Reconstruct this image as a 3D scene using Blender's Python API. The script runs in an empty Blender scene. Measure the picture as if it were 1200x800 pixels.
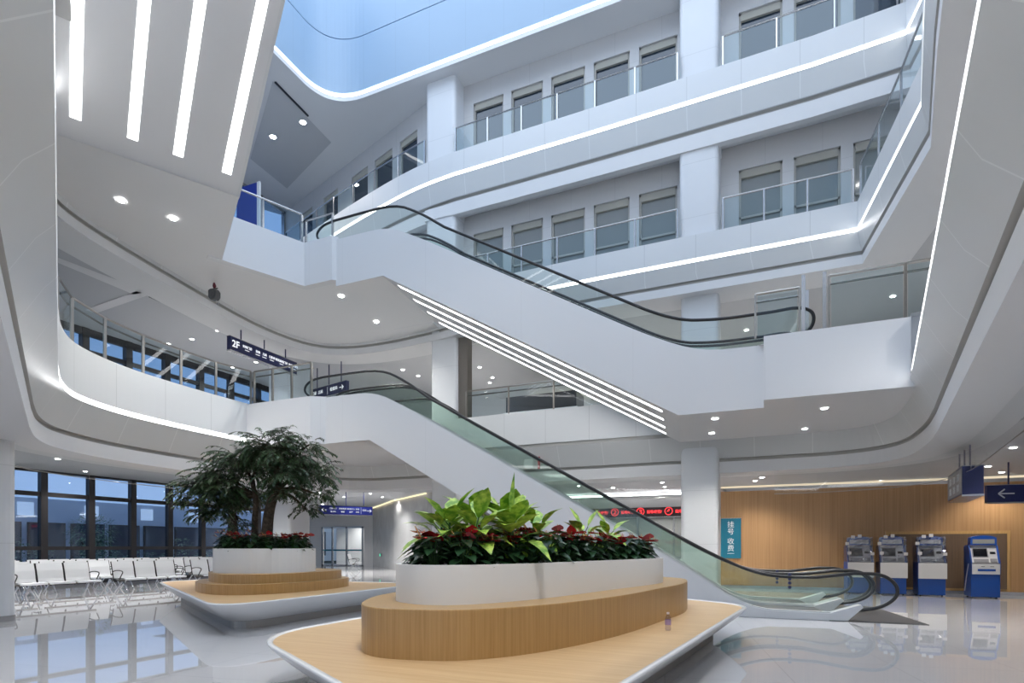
import bpy, bmesh, math, random
from mathutils import Vector, Matrix
R = random.Random(11)
C = bpy.context.scene.collection
SC = bpy.context.scene
# ------------------------------------------------------------------ camera, world, exposure
EYE = 1.3
FPX, HORIZON = 680.0, 640.0
CS, SN = 0.9167, 0.3996
cam_data = bpy.data.cameras.new('camera')
cam_data.sensor_width = 36.0
cam_data.lens = FPX / 1200 * 36
cam_data.shift_y = (HORIZON - 400) / 1200
cam_data.clip_start = 0.05
cam = bpy.data.objects.new('camera', cam_data)
C.objects.link(cam)
cam.location = (0, 0, EYE)
cam.rotation_euler = (math.pi / 2, 0, math.atan2(SN, CS))
SC.camera = cam
SC.view_settings.view_transform = 'Standard'
SC.view_settings.look = 'None'
SC.view_settings.exposure = 0.22
SC.view_settings.gamma = 1.0
SC.view_settings.use_curve_mapping = False
W = bpy.data.worlds.new('sky')
SC.world = W
W.use_nodes = True
wn, wl = W.node_tree.nodes, W.node_tree.links
bg = wn['Background']
tc = wn.new('ShaderNodeTexCoord')
sx = wn.new('ShaderNodeSeparateXYZ')
wl.new(tc.outputs['Generated'], sx.inputs[0])
cr = wn.new('ShaderNodeValToRGB')
wl.new(sx.outputs['Z'], cr.inputs[0])
cr.color_ramp.elements[0].position = 0.0
cr.color_ramp.elements[0].color = (0.66, 0.80, 1.0, 1)
cr.color_ramp.elements[1].position = 0.7
cr.color_ramp.elements[1].color = (0.50, 0.68, 0.98, 1)
wl.new(cr.outputs[0], bg.inputs[0])
bg.inputs[1].default_value = 0.75
# the dusk sky over the open skylight above the atrium
sky_data = bpy.data.lights.new('skylight', 'AREA')
sky_data.shape = 'RECTANGLE'
sky_data.size, sky_data.size_y = 15.2, 12.6
sky_data.energy = 1080
sky_data.color = (0.76, 0.87, 1.0)
sky = bpy.data.objects.new('skylight', sky_data)
C.objects.link(sky)
sky.location = (-5.1, 8.4, 19.95)
SC.cycles.caustics_reflective = False
SC.cycles.caustics_refractive = False
SC.cycles.sample_clamp_indirect = 4.0
LAMP = 4.5          # common factor on the downlights
STRIP = 6.0         # emission of the light strips


def on_z(x, y, z):
    """the point of a level plane that stands behind a place of the photograph"""
    t = (z - EYE) * FPX / (HORIZON - y)
    X = (x - 600) / FPX
    return (t * (CS * X - SN), t * (SN * X + CS))


# ------------------------------------------------------------------ materials
def new_mat(name):
    m = bpy.data.materials.new(name)
    m.use_nodes = True
    return m, m.node_tree.nodes, m.node_tree.links, m.node_tree.nodes['Principled BSDF']


def plain(name, col, rough=0.5, metal=0.0, spec=0.5, noise=0.0, nscale=8.0, bump=0.0):
    m, n, l, b = new_mat(name)
    b.inputs['Base Color'].default_value = (*col, 1)
    b.inputs['Roughness'].default_value = rough
    b.inputs['Metallic'].default_value = metal
    b.inputs['Specular IOR Level'].default_value = spec
    if noise or bump:
        t = n.new('ShaderNodeTexNoise')
        t.inputs['Scale'].default_value = nscale
        t.inputs['Detail'].default_value = 4
        co = n.new('ShaderNodeTexCoord')
        l.new(co.outputs['Object'], t.inputs['Vector'])
        if noise:
            r = n.new('ShaderNodeValToRGB')
            r.color_ramp.elements[0].color = (*[c * (1 - noise) for c in col], 1)
            r.color_ramp.elements[1].color = (*[min(1, c * (1 + noise)) for c in col], 1)
            r.color_ramp.elements[0].position = 0.3
            r.color_ramp.elements[1].position = 0.7
            l.new(t.outputs['Fac'], r.inputs[0])
            l.new(r.outputs[0], b.inputs['Base Color'])
        if bump:
            bp = n.new('ShaderNodeBump')
            bp.inputs['Strength'].default_value = bump
            bp.inputs['Distance'].default_value = 0.02
            l.new(t.outputs['Fac'], bp.inputs['Height'])
            l.new(bp.outputs[0], b.inputs['Normal'])
    return m


def seamed(name, col, pitch, rough=0.35, width=0.012, line=0.82, vpitch=0.0):
    """painted panels with fine joints every PITCH metres along the UV's u (and v)"""
    m, n, l, b = new_mat(name)
    uv = n.new('ShaderNodeUVMap')
    sp = n.new('ShaderNodeSeparateXYZ')
    l.new(uv.outputs[0], sp.inputs[0])

    def joint(sock, p):
        d = n.new('ShaderNodeMath'); d.operation = 'DIVIDE'; d.inputs[1].default_value = p
        l.new(sock, d.inputs[0])
        f = n.new('ShaderNodeMath'); f.operation = 'FRACT'
        l.new(d.outputs[0], f.inputs[0])
        c = n.new('ShaderNodeMath'); c.operation = 'LESS_THAN'; c.inputs[1].default_value = width / p
        l.new(f.outputs[0], c.inputs[0])
        return c.outputs[0]
    j = joint(sp.outputs['X'], pitch)
    if vpitch:
        j2 = joint(sp.outputs['Y'], vpitch)
        mx = n.new('ShaderNodeMath'); mx.operation = 'MAXIMUM'
        l.new(j, mx.inputs[0]); l.new(j2, mx.inputs[1])
        j = mx.outputs[0]
    mix = n.new('ShaderNodeMix'); mix.data_type = 'RGBA'
    mix.inputs['A'].default_value = (*col, 1)
    mix.inputs['B'].default_value = (*[c * line for c in col], 1)
    l.new(j, mix.inputs['Factor'])
    l.new(mix.outputs['Result'], b.inputs['Base Color'])
    b.inputs['Roughness'].default_value = rough
    return m


def wood(name, c1, c2, scale=(60, 60, 1.2), rough=0.35):
    m, n, l, b = new_mat(name)
    co = n.new('ShaderNodeTexCoord')
    mp = n.new('ShaderNodeMapping')
    mp.inputs['Scale'].default_value = scale
    l.new(co.outputs['Object'], mp.inputs[0])
    t = n.new('ShaderNodeTexNoise')
    t.inputs['Scale'].default_value = 1.0
    t.inputs['Detail'].default_value = 3
    t.inputs['Roughness'].default_value = 0.6
    l.new(mp.outputs[0], t.inputs['Vector'])
    r = n.new('ShaderNodeValToRGB')
    r.color_ramp.elements[0].color = (*c1, 1)
    r.color_ramp.elements[1].color = (*c2, 1)
    r.color_ramp.elements[0].position = 0.32
    r.color_ramp.elements[1].position = 0.68
    l.new(t.outputs['Fac'], r.inputs[0])
    l.new(r.outputs[0], b.inputs['Base Color'])
    b.inputs['Roughness'].default_value = rough
    return m


def glass(name, tint, refl=0.9, ior=1.5):
    """thin sheet: tinted see-through with a Fresnel reflection"""
    m, n, l, b = new_mat(name)
    n.remove(b)
    tr = n.new('ShaderNodeBsdfTransparent'); tr.inputs[0].default_value = (*tint, 1)
    gl = n.new('ShaderNodeBsdfGlossy'); gl.inputs['Roughness'].default_value = 0.02
    gl.inputs['Color'].default_value = (refl, refl, refl, 1)
    fr = n.new('ShaderNodeFresnel')
    ge = n.new('ShaderNodeNewGeometry')
    io = n.new('ShaderNodeMix')
    io.inputs['A'].default_value = ior
    io.inputs['B'].default_value = 1 / ior
    l.new(ge.outputs['Backfacing'], io.inputs['Factor'])
    l.new(io.outputs['Result'], fr.inputs['IOR'])
    mx = n.new('ShaderNodeMixShader')
    l.new(fr.outputs[0], mx.inputs[0]); l.new(tr.outputs[0], mx.inputs[1]); l.new(gl.outputs[0], mx.inputs[2])
    l.new(mx.outputs[0], n['Material Output'].inputs[0])
    return m


def glow(name, col, strength):
    m, n, l, b = new_mat(name)
    n.remove(b)
    e = n.new('ShaderNodeEmission')
    e.inputs[0].default_value = (*col, 1)
    e.inputs[1].default_value = strength
    l.new(e.outputs[0], n['Material Output'].inputs[0])
    return m


def floor_mat():
    m, n, l, b = new_mat('polished_tile')
    co = n.new('ShaderNodeTexCoord')
    mp = n.new('ShaderNodeMapping')
    mp.inputs['Rotation'].default_value = (0, 0, math.radians(-8.8))
    l.new(co.outputs['Object'], mp.inputs[0])
    br = n.new('ShaderNodeTexBrick')
    br.offset = 0.0
    br.inputs['Color1'].default_value = (0.74, 0.74, 0.745, 1)
    br.inputs['Color2'].default_value = (0.715, 0.715, 0.72, 1)
    br.inputs['Mortar'].default_value = (0.52, 0.52, 0.53, 1)
    br.inputs['Scale'].default_value = 1.0
    br.inputs['Mortar Size'].default_value = 0.004
    br.inputs['Brick Width'].default_value = 1.2
    br.inputs['Row Height'].default_value = 1.2
    l.new(mp.outputs[0], br.inputs['Vector'])
    t = n.new('ShaderNodeTexNoise'); t.inputs['Scale'].default_value = 1.6; t.inputs['Detail'].default_value = 6
    l.new(co.outputs['Object'], t.inputs['Vector'])
    mx = n.new('ShaderNodeMix'); mx.data_type = 'RGBA'; mx.blend_type = 'MULTIPLY'
    mx.inputs['Factor'].default_value = 0.10
    l.new(br.outputs['Color'], mx.inputs['A']); l.new(t.outputs['Fac'], mx.inputs['B'])
    l.new(mx.outputs['Result'], b.inputs['Base Color'])
    b.inputs['Roughness'].default_value = 0.6
    b.inputs['Specular IOR Level'].default_value = 0.1
    return m


def leaf_mat(name, c_edge, c_mid, rough=0.35, blotch=30.0):
    m, n, l, b = new_mat(name)
    co = n.new('ShaderNodeTexCoord')
    t = n.new('ShaderNodeTexNoise'); t.inputs['Scale'].default_value = blotch; t.inputs['Detail'].default_value = 2
    l.new(co.outputs['Object'], t.inputs['Vector'])
    r = n.new('ShaderNodeValToRGB')
    r.color_ramp.elements[0].color = (*c_edge, 1)
    r.color_ramp.elements[1].color = (*c_mid, 1)
    r.color_ramp.elements[0].position = 0.38
    r.color_ramp.elements[1].position = 0.62
    l.new(t.outputs['Fac'], r.inputs[0])
    l.new(r.outputs[0], b.inputs['Base Color'])
    b.inputs['Roughness'].default_value = rough
    return m


M = {}
M['white'] = seamed('white_panel', (0.78, 0.79, 0.80), 1.25, 0.32, 0.014, 0.80)
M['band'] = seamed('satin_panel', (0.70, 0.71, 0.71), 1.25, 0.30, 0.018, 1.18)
M['clad'] = seamed('escalator_cladding', (0.80, 0.81, 0.83), 2.4, 0.3, 0.008, 0.93)
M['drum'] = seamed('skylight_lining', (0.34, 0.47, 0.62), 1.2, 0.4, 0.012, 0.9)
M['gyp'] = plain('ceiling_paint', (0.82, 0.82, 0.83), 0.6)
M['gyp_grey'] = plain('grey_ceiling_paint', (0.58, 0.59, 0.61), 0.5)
M['soffit'] = plain('soffit_paint', (0.80, 0.80, 0.81), 0.45)
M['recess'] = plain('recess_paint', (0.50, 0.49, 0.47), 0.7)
M['wallw'] = seamed('wall_tile', (0.66, 0.65, 0.65), 1.25, 0.4, 0.012, 0.88, 1.3)
M['colm'] = seamed('column_panel', (0.80, 0.81, 0.83), 50, 0.35, 0.012, 0.85, 1.35)
M['grey_stone'] = plain('grey_stone', (0.42, 0.42, 0.42), 0.25, 0, 0.5, 0.08, 1.5)
M['floor'] = floor_mat()
M['sealer'] = glass('polished_floor_sealer', (0.98, 0.98, 0.99), 0.95, 2.0)
M['floor2'] = plain('upper_floor', (0.5, 0.5, 0.5), 0.2)
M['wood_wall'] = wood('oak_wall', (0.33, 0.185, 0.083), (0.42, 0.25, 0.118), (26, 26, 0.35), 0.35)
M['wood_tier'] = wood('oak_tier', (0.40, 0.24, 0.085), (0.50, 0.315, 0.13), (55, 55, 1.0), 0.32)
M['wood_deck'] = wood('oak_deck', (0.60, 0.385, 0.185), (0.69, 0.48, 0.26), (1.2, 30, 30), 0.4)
M['solid'] = plain('white_solid_surface', (0.90, 0.90, 0.90), 0.2, 0, 0.5)
M['tub'] = plain('white_tub_paint', (0.86, 0.87, 0.87), 0.55, 0, 0.3)
M['steel'] = plain('brushed_steel', (0.55, 0.55, 0.56), 0.25, 1.0)
M['dsteel'] = plain('dark_steel', (0.25, 0.23, 0.21), 0.3, 1.0)
M['chrome'] = plain('chrome', (0.75, 0.76, 0.78), 0.12, 1.0)
M['black'] = plain('black_rubber', (0.012, 0.012, 0.014), 0.35)
M['tread'] = plain('grey_tread', (0.12, 0.12, 0.13), 0.5, 0.3)
M['skirt'] = plain('skirt_steel', (0.72, 0.74, 0.75), 0.3, 0.3)
M['glass_g'] = glass('green_glass', (0.86, 0.92, 0.89), 0.9)
M['glass_b'] = glass('balustrade_glass', (0.74, 0.85, 0.89), 0.9)
M['glass_c'] = glass('clear_glass', (0.93, 0.95, 0.95), 0.9)
M['glass_w'] = glass('window_glass', (0.72, 0.83, 0.97), 1.0, 1.6)
M['dglass'] = plain('dark_window_glass', (0.035, 0.05, 0.075), 0.03, 0, 0.9)
M['gglass'] = plain('grey_window_glass', (0.27, 0.28, 0.27), 0.05, 0, 0.9)
M['bronze'] = plain('dark_bronze_frame', (0.028, 0.026, 0.028), 0.4, 0.3)
M['winframe'] = plain('beige_window_frame', (0.47, 0.45, 0.41), 0.45)
M['blind'] = plain('roller_blind', (0.50, 0.48, 0.42), 0.7)
M['strip'] = glow('led_strip', (0.98, 0.99, 1.0), STRIP)
M['lens'] = glow('lamp_lens', (1.0, 0.99, 0.97), 28.0)
M['warm'] = glow('cove_light', (1.0, 0.86, 0.55), 1.1)
M['navy'] = plain('navy_sign', (0.010, 0.016, 0.085), 0.3)
M['blue_sign'] = plain('blue_sign', (0.008, 0.016, 0.16), 0.35)
M['teal'] = plain('teal_sign', (0.0, 0.12, 0.19), 0.4)
M['letter'] = glow('white_lettering', (0.9, 0.93, 1.0), 0.9)
M['letter_p'] = plain('painted_lettering', (0.75, 0.78, 0.80), 0.5)
M['led_red'] = glow('red_led', (1.0, 0.05, 0.06), 1.6)
M['board'] = plain('black_display', (0.02, 0.008, 0.010), 0.25)
M['kblue'] = plain('kiosk_blue', (0.006, 0.060, 0.30), 0.3)
M['kwhite'] = plain('kiosk_white', (0.66, 0.66, 0.68), 0.4)
M['kgrey'] = plain('kiosk_grey', (0.28, 0.28, 0.30), 0.4)
M['kboard'] = plain('packing_board', (0.72, 0.71, 0.71), 0.7)
M['screen'] = plain('dark_screen', (0.012, 0.013, 0.016), 0.12)
M['alu'] = plain('perforated_aluminium', (0.80, 0.82, 0.85), 0.35, 0.25)
M['soil'] = plain('soil', (0.03, 0.022, 0.015), 0.9, 0, 0.2, 0.4, 20)
M['bark'] = plain('bark', (0.075, 0.058, 0.042), 0.85, 0, 0.2, 0.45, 18, 0.6)
M['ficus'] = leaf_mat('ficus_leaf', (0.016, 0.045, 0.016), (0.048, 0.10, 0.034), 0.35, 3)
M['anth'] = leaf_mat('anthurium_leaf', (0.008, 0.030, 0.012), (0.020, 0.062, 0.022), 0.28, 5)
M['dieff'] = leaf_mat('dieffenbachia_leaf', (0.13, 0.30, 0.025), (0.46, 0.62, 0.10), 0.35, 16)
M['spathe'] = plain('red_spathe', (0.50, 0.022, 0.030), 0.25)
M['pinksp'] = plain('pink_spathe', (0.60, 0.12, 0.13), 0.25)
M['stalk'] = plain('green_stalk', (0.05, 0.13, 0.03), 0.5)
M['spadix'] = plain('spadix', (0.55, 0.35, 0.12), 0.5)
M['shrub'] = leaf_mat('garden_leaf', (0.06, 0.14, 0.07), (0.20, 0.32, 0.20), 0.5, 4)
M['garden'] = plain('garden_soil', (0.05, 0.055, 0.045), 0.9, 0, 0.2, 0.4, 3)
M['facade'] = plain('far_facade', (0.62, 0.65, 0.70), 0.5)
M['lit'] = glow('lit_office', (0.75, 0.85, 1.0), 0.7)
M['maroon'] = plain('hoist_red', (0.12, 0.008, 0.02), 0.4)
M['hoist'] = plain('hoist_grey', (0.11, 0.115, 0.12), 0.5, 0.4)
M['pet'] = glass('bottle_plastic', (0.86, 0.84, 0.92), 0.9)
M['cap'] = plain('bottle_cap', (0.75, 0.70, 0.75), 0.4)
M['label'] = plain('bottle_label', (0.42, 0.30, 0.50), 0.4)
M['pglass'] = glass('plastic_film', (0.74, 0.77, 0.82), 1.0, 3.0)
M['grille'] = plain('vent_grey', (0.22, 0.22, 0.23), 0.5)
M['panel_brown'] = wood('brown_panel', (0.10, 0.065, 0.04), (0.14, 0.09, 0.055), (40, 40, 0.6), 0.4)
M['poster_blue'] = plain('blue_banner', (0.012, 0.035, 0.30), 0.4)
M['desk'] = plain('dark_counter', (0.03, 0.034, 0.045), 0.3)
M['rail'] = plain('railing_steel', (0.36, 0.345, 0.32), 0.3, 1.0)
M['glass_v'] = glass('upper_window_glass', (0.62, 0.74, 0.88), 1.0, 1.6)
M['green_lit'] = glow('green_lit_panel', (0.05, 0.8, 0.45), 1.2)
M['kick'] = plain('satin_kick_plate', (0.36, 0.35, 0.34), 0.42, 0.6)
M['warm_dim'] = glow('dim_cove_light', (1.0, 0.84, 0.6), 0.7)
M['comb'] = plain('landing_plate', (0.10, 0.10, 0.105), 0.4, 0.4)


# ------------------------------------------------------------------ mesh helpers
SKEW = [0.0, 0.0]      # plan skew of the escalator runs: their ends are not cut square


class MB:
    def __init__(self):
        self.bm = bmesh.new()
        self.uv = self.bm.loops.layers.uv.new('UVMap')

    def face(self, pts, uvs=None):
        vs = [self.bm.verts.new(p) for p in pts]
        try:
            f = self.bm.faces.new(vs)
        except ValueError:
            return None
        if uvs:
            for lp, u in zip(f.loops, uvs):
                lp[self.uv].uv = u
        return f

    def box(self, x0, x1, y0, y1, z0, z1, mat=None):
        p = [Vector((x, y, z)) for z in (z0, z1) for x, y in ((x0, y0), (x1, y0), (x1, y1), (x0, y1))]
        if mat is not None:
            p = [mat @ v for v in p]
        vs = [self.bm.verts.new(v) for v in p]
        for q in ((0, 3, 2, 1), (4, 5, 6, 7), (0, 1, 5, 4), (1, 2, 6, 5), (2, 3, 7, 6), (3, 0, 4, 7)):
            f = self.bm.faces.new([vs[i] for i in q])
            for lp in f.loops:
                c = lp.vert.co
                lp[self.uv].uv = (c.x if q in ((0, 1, 5, 4), (2, 3, 7, 6)) else c.y, c.z)
        return self

    def prism(self, poly, z0, z1, top=True, bottom=True, inset=0.0):
        """plan polygon (ccw) pulled up from z0 to z1"""
        n = len(poly)
        a = [self.bm.verts.new((x, y, z0)) for x, y in poly]
        pp = offset(poly, -inset, True) if inset else poly
        b = [self.bm.verts.new((x, y, z1)) for x, y in pp]
        u = 0
        for i in range(n):
            j = (i + 1) % n
            d = math.dist(poly[i], poly[j])
            f = self.bm.faces.new((a[i], a[j], b[j], b[i]))
            for lp, q in zip(f.loops, ((u, z0), (u + d, z0), (u + d, z1), (u, z1))):
                lp[self.uv].uv = q
            u += d
        if top:
            self.bm.faces.new(b)
        if bottom:
            self.bm.faces.new(a[::-1])
        return self

    def slab_xz(self, poly, y0, y1):
        """outline in x,z pulled along y"""
        n = len(poly)
        a = [self.bm.verts.new((x, y0, z)) for x, z in poly]
        b = [self.bm.verts.new((x, y1, z)) for x, z in poly]
        for i in range(n):
            j = (i + 1) % n
            self.bm.faces.new((a[i], a[j], b[j], b[i]))
        for vs in (a[::-1], b):
            f = self.bm.faces.new(vs)
            for lp in f.loops:
                lp[self.uv].uv = (lp.vert.co.x, lp.vert.co.z)
        return self

    def ribbon_xz(self, pts, y0, y1):
        """an open line in x,z drawn out along y"""
        a = [self.bm.verts.new((x, y0, z)) for x, z in pts]
        b = [self.bm.verts.new((x, y1, z)) for x, z in pts]
        for i in range(len(pts) - 1):
            self.bm.faces.new((a[i], b[i], b[i + 1], a[i + 1]))
        return self

    def tube(self, pts, r, seg=8, flat=1.0, caps=True):
        pts = [Vector(p) for p in pts]
        n = len(pts)
        rr = r if isinstance(r, (list, tuple)) else [r] * n
        rings = []
        up = Vector((0, 0, 1))
        ref = None
        for i in range(n):
            t = (pts[min(i + 1, n - 1)] - pts[max(i - 1, 0)]).normalized()
            if ref is None:
                ref = t.cross(up)
                if ref.length < 1e-3:
                    ref = Vector((1, 0, 0))
            ref = (ref - t * ref.dot(t))
            if ref.length < 1e-6:
                ref = t.orthogonal()
            ref.normalize()
            q = t.cross(ref)
            rings.append([self.bm.verts.new(pts[i] + (ref * math.cos(2 * math.pi * k / seg) + q * flat * math.sin(2 * math.pi * k / seg)) * rr[i]) for k in range(seg)])
        for i in range(n - 1):
            for k in range(seg):
                self.bm.faces.new((rings[i][k], rings[i][(k + 1) % seg], rings[i + 1][(k + 1) % seg], rings[i + 1][k]))
        if caps:
            self.bm.faces.new(rings[0][::-1])
            self.bm.faces.new(rings[-1])
        return self

    def cyl(self, x, y, z0, z1, r0, r1=None, seg=16):
        r1 = r0 if r1 is None else r1
        return self.tube([(x, y, z0), (x, y, z1)], [r0, r1], seg)

    def sweep(self, path, prof, closed=False):
        """profile (outward, z) carried along a plan path whose inside lies to its left"""
        nrm = normals(path, closed)
        n = len(path)
        us = [0]
        for i in range(1, n + 1):
            us.append(us[-1] + math.dist(path[i - 1], path[i % n]))
        rows = [[self.bm.verts.new((p[0] + o * q[0], p[1] + o * q[1], z)) for o, z in prof] for p, q in zip(path, nrm)]
        vs = [0]
        for a, b in zip(prof, prof[1:]):
            vs.append(vs[-1] + math.dist(a, b))
        for i in range(n if closed else n - 1):
            j = (i + 1) % n
            for k in range(len(prof) - 1):
                f = self.bm.faces.new((rows[i][k], rows[i][k + 1], rows[j][k + 1], rows[j][k]))
                for lp, q in zip(f.loops, ((us[i], vs[k]), (us[i], vs[k + 1]), (us[i + 1], vs[k + 1]), (us[i + 1], vs[k]))):
                    lp[self.uv].uv = q
        return self

    def tri(self):
        self.bm.normal_update()
        bmesh.ops.triangulate(self.bm, faces=self.bm.faces[:])

    def build(self, name, mat, parent=None, smooth=False, bevel=0.0, kind=None):
        me = bpy.data.meshes.new(name)
        if SKEW[0]:
            for v in self.bm.verts:
                v.co.x += SKEW[0] * (v.co.y - SKEW[1])
        bmesh.ops.recalc_face_normals(self.bm, faces=self.bm.faces[:])
        self.bm.to_mesh(me)
        self.bm.free()
        me.materials.append(mat)
        if smooth:
            for p in me.polygons:
                p.use_smooth = True
        o = bpy.data.objects.new(name, me)
        C.objects.link(o)
        if parent is not None:
            o.parent = parent
        if bevel:
            b = o.modifiers.new('bevel', 'BEVEL')
            b.width = bevel
            b.segments = 2
            b.limit_method = 'ANGLE'
        if kind:
            o['kind'] = kind
        return o


def normals(path, closed):
    n = len(path)
    out = []
    for i in range(n):
        def dirn(a, b):
            dx, dy = b[0] - a[0], b[1] - a[1]
            L = math.hypot(dx, dy) or 1
            return dx / L, dy / L
        ds = []
        if closed or i > 0:
            ds.append(dirn(path[i - 1], path[i]))
        if closed or i < n - 1:
            ds.append(dirn(path[i], path[(i + 1) % n]))
        ns = [(d[1], -d[0]) for d in ds]
        mx, my = sum(q[0] for q in ns) / len(ns), sum(q[1] for q in ns) / len(ns)
        L2 = max(mx * mx + my * my, 0.15)
        out.append((mx / L2, my / L2))
    return out


def offset(path, d, closed):
    return [(p[0] + d * q[0], p[1] + d * q[1]) for p, q in zip(path, normals(path, closed))]


def chaikin(pts, n=3, closed=False):
    for _ in range(n):
        out = []
        m = len(pts)
        if not closed:
            out.append(pts[0])
        for i in range(m if closed else m - 1):
            a, b = pts[i], pts[(i + 1) % m]
            out.append(tuple(u * .75 + v * .25 for u, v in zip(a, b)))
            out.append(tuple(u * .25 + v * .75 for u, v in zip(a, b)))
        if not closed:
            out.append(pts[-1])
        pts = out
    return pts


def rounded(poly, r, seg=8):
    """polygon with each corner turned into an arc-like curve; r one radius or one per corner"""
    out = []
    n = len(poly)
    for i in range(n):
        ri = r[i] if isinstance(r, (list, tuple)) else r
        p, a, b = Vector(poly[i]), Vector(poly[i - 1]), Vector(poly[(i + 1) % n])
        u, v = (a - p), (b - p)
        c = min(ri, u.length * .48, v.length * .48)
        s, e = p + u.normalized() * c, p + v.normalized() * c
        for k in range(seg + 1):
            t = k / seg
            q = s * (1 - t) ** 2 + p * 2 * t * (1 - t) + e * t * t
            out.append((q.x, q.y))
    return out


def tag(o, label=None, cat=None, group=None, kind=None):
    for k, v in (('label', label), ('category', cat), ('group', group), ('kind', kind)):
        if v:
            o[k] = v
    return o


def empty(name, loc=(0, 0, 0), rz=0.0):
    o = bpy.data.objects.new(name, None)
    o.empty_display_size = 0.2
    C.objects.link(o)
    o.location = loc
    o.rotation_euler = (0, 0, rz)
    return o


KIDS = {}


def copy_tree(root, parent=None):
    c = root.copy()
    C.objects.link(c)
    if parent is not None:
        c.parent = parent
    for ch in root.children:
        copy_tree(ch, c)
    return c


def lettering(body, size, mat, parent, loc, rot, name='lettering', align='CENTER', depth=0.003, bold=0.0):
    cu = bpy.data.curves.new('lettering', 'FONT')
    cu.body = body
    cu.size = size
    cu.align_x = align
    cu.align_y = 'CENTER'
    cu.extrude = depth
    cu.offset = bold
    t = bpy.data.objects.new('lettering_source', cu)
    C.objects.link(t)
    dg = bpy.context.evaluated_depsgraph_get()
    dg.update()
    me = bpy.data.meshes.new_from_object(t.evaluated_get(dg))
    bpy.data.objects.remove(t)
    bpy.data.curves.remove(cu)
    me.materials.clear()
    me.materials.append(mat)
    o = bpy.data.objects.new(name, me)
    C.objects.link(o)
    o.parent = parent
    o.location = loc
    o.rotation_euler = rot
    return o


# ------------------------------------------------------------------ the setting: slabs, balcony fronts, walls
S = 'structure'
# plan of the atrium edge at each level, counter-clockwise, atrium on the left hand
right2 = [(0.40, -0.25), (2.17, 11.2)]
far2 = chaikin([(2.17, 11.2), (2.35, 12.6), (2.35, 14.4), (1.6, 15.05), (0.2, 15.1)], 3)
left2 = chaikin([(-10.2, 15.1), (-12.0, 15.1), (-12.55, 13.8), (-12.58, 11.3), (-12.56, 9.6), (-12.4, 8.0), (-11.9, 6.75), (-11.2, 6.1), (-10.2, 5.52)], 3)
P2 = [right2[0]] + far2 + left2
P2 = P2
P3 = [(0.42, -0.3), (1.88, 8.95), (2.27, 11.05), (1.88, 14.85), (-4.0, 14.85), (-8.0, 14.95)] + chaikin(
    [(-8.0, 14.95), (-9.5, 15.25), (-11.2, 15.4), (-12.5, 15.3), (-13.4, 14.8), (-13.68, 13.6), (-13.62, 12.2), (-13.25, 10.4), (-12.9, 8.7), (-12.5, 7.2), (-12.1, 6.5), (-11.5, 6.15)], 2)[1:]
P4 = [(1.6, 3.0), (2.95, 11.0), (2.95, 13.2), (2.74, 14.62), (1.0, 14.75), (-4.0, 14.85), (-8.4, 14.9)] + chaikin([(-8.4, 14.9), (-9.6, 15.0), (-11.2, 15.35), (-14.0, 16.15), (-18.3, 17.6)], 2)[1:]
PR = [(2.6, 2.0)] + chaikin([(2.6, 12.6), (2.6, 14.7), (0.6, 14.75)], 3) + chaikin([(-10.0, 14.72), (-12.75, 14.72), (-12.75, 12.2)], 4) + [(-12.75, 2.0)]


def plate(name, ring, outer_left, outer_right, zl, zr, mat, split=-10.5):
    """one level plate around the atrium, in two simple outlines either side of x = split"""
    i1 = next(i for i, p in enumerate(ring) if p[0] < split)
    i2 = max(i for i, p in enumerate(ring) if p[0] < split)
    b = MB()
    L = [(split, ring[i1][1])] + ring[i1:i2 + 1] + [(split, ring[i2][1])] + outer_left
    b.face([(x, y, zl) for x, y in L])
    Rr = [(split, ring[i2][1])] + ring[i2 + 1:] + ring[:i1] + [(split, ring[i1][1])] + outer_right
    b.face([(x, y, zr) for x, y in Rr])
    if abs(zl - zr) > .01:
        for y0, y1 in ((outer_left[0][1], ring[i2][1]), (ring[i1][1], outer_left[-1][1])):
            b.face([(split, y0, zl), (split, y1, zl), (split, y1, zr), (split, y0, zr)])
    b.tri()
    return b.build(name, mat, kind=S)


outL1 = [(-10.5, -6), (-21.8, -6), (-21.8, 22), (-32, 22), (-32, 33), (-10.5, 33)]
outR1 = [(-10.5, 33), (9, 33), (9, -6), (-10.5, -6)]
outL2 = [(-10.5, -6), (-19.0, -6), (-19.0, 23), (-10.5, 23)]
outR2 = [(-10.5, 23), (9, 23), (9, -6), (-10.5, -6)]

b = MB(); b.face([(-22, -8, 0), (10, -8, 0), (10, 34, 0), (-32, 34, 0), (-32, 22, 0), (-22, 22, 0)]); b.tri()
b.build('floor', M['floor'], kind=S)
# the clear polished coat on the tiles
b = MB(); b.face([(-22, -8, .002), (10, -8, .002), (10, 34, .002), (-32, 34, .002), (-32, 22, .002), (-22, 22, .002)]); b.tri()
b.build('floor', M['sealer'], kind=S)

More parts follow.
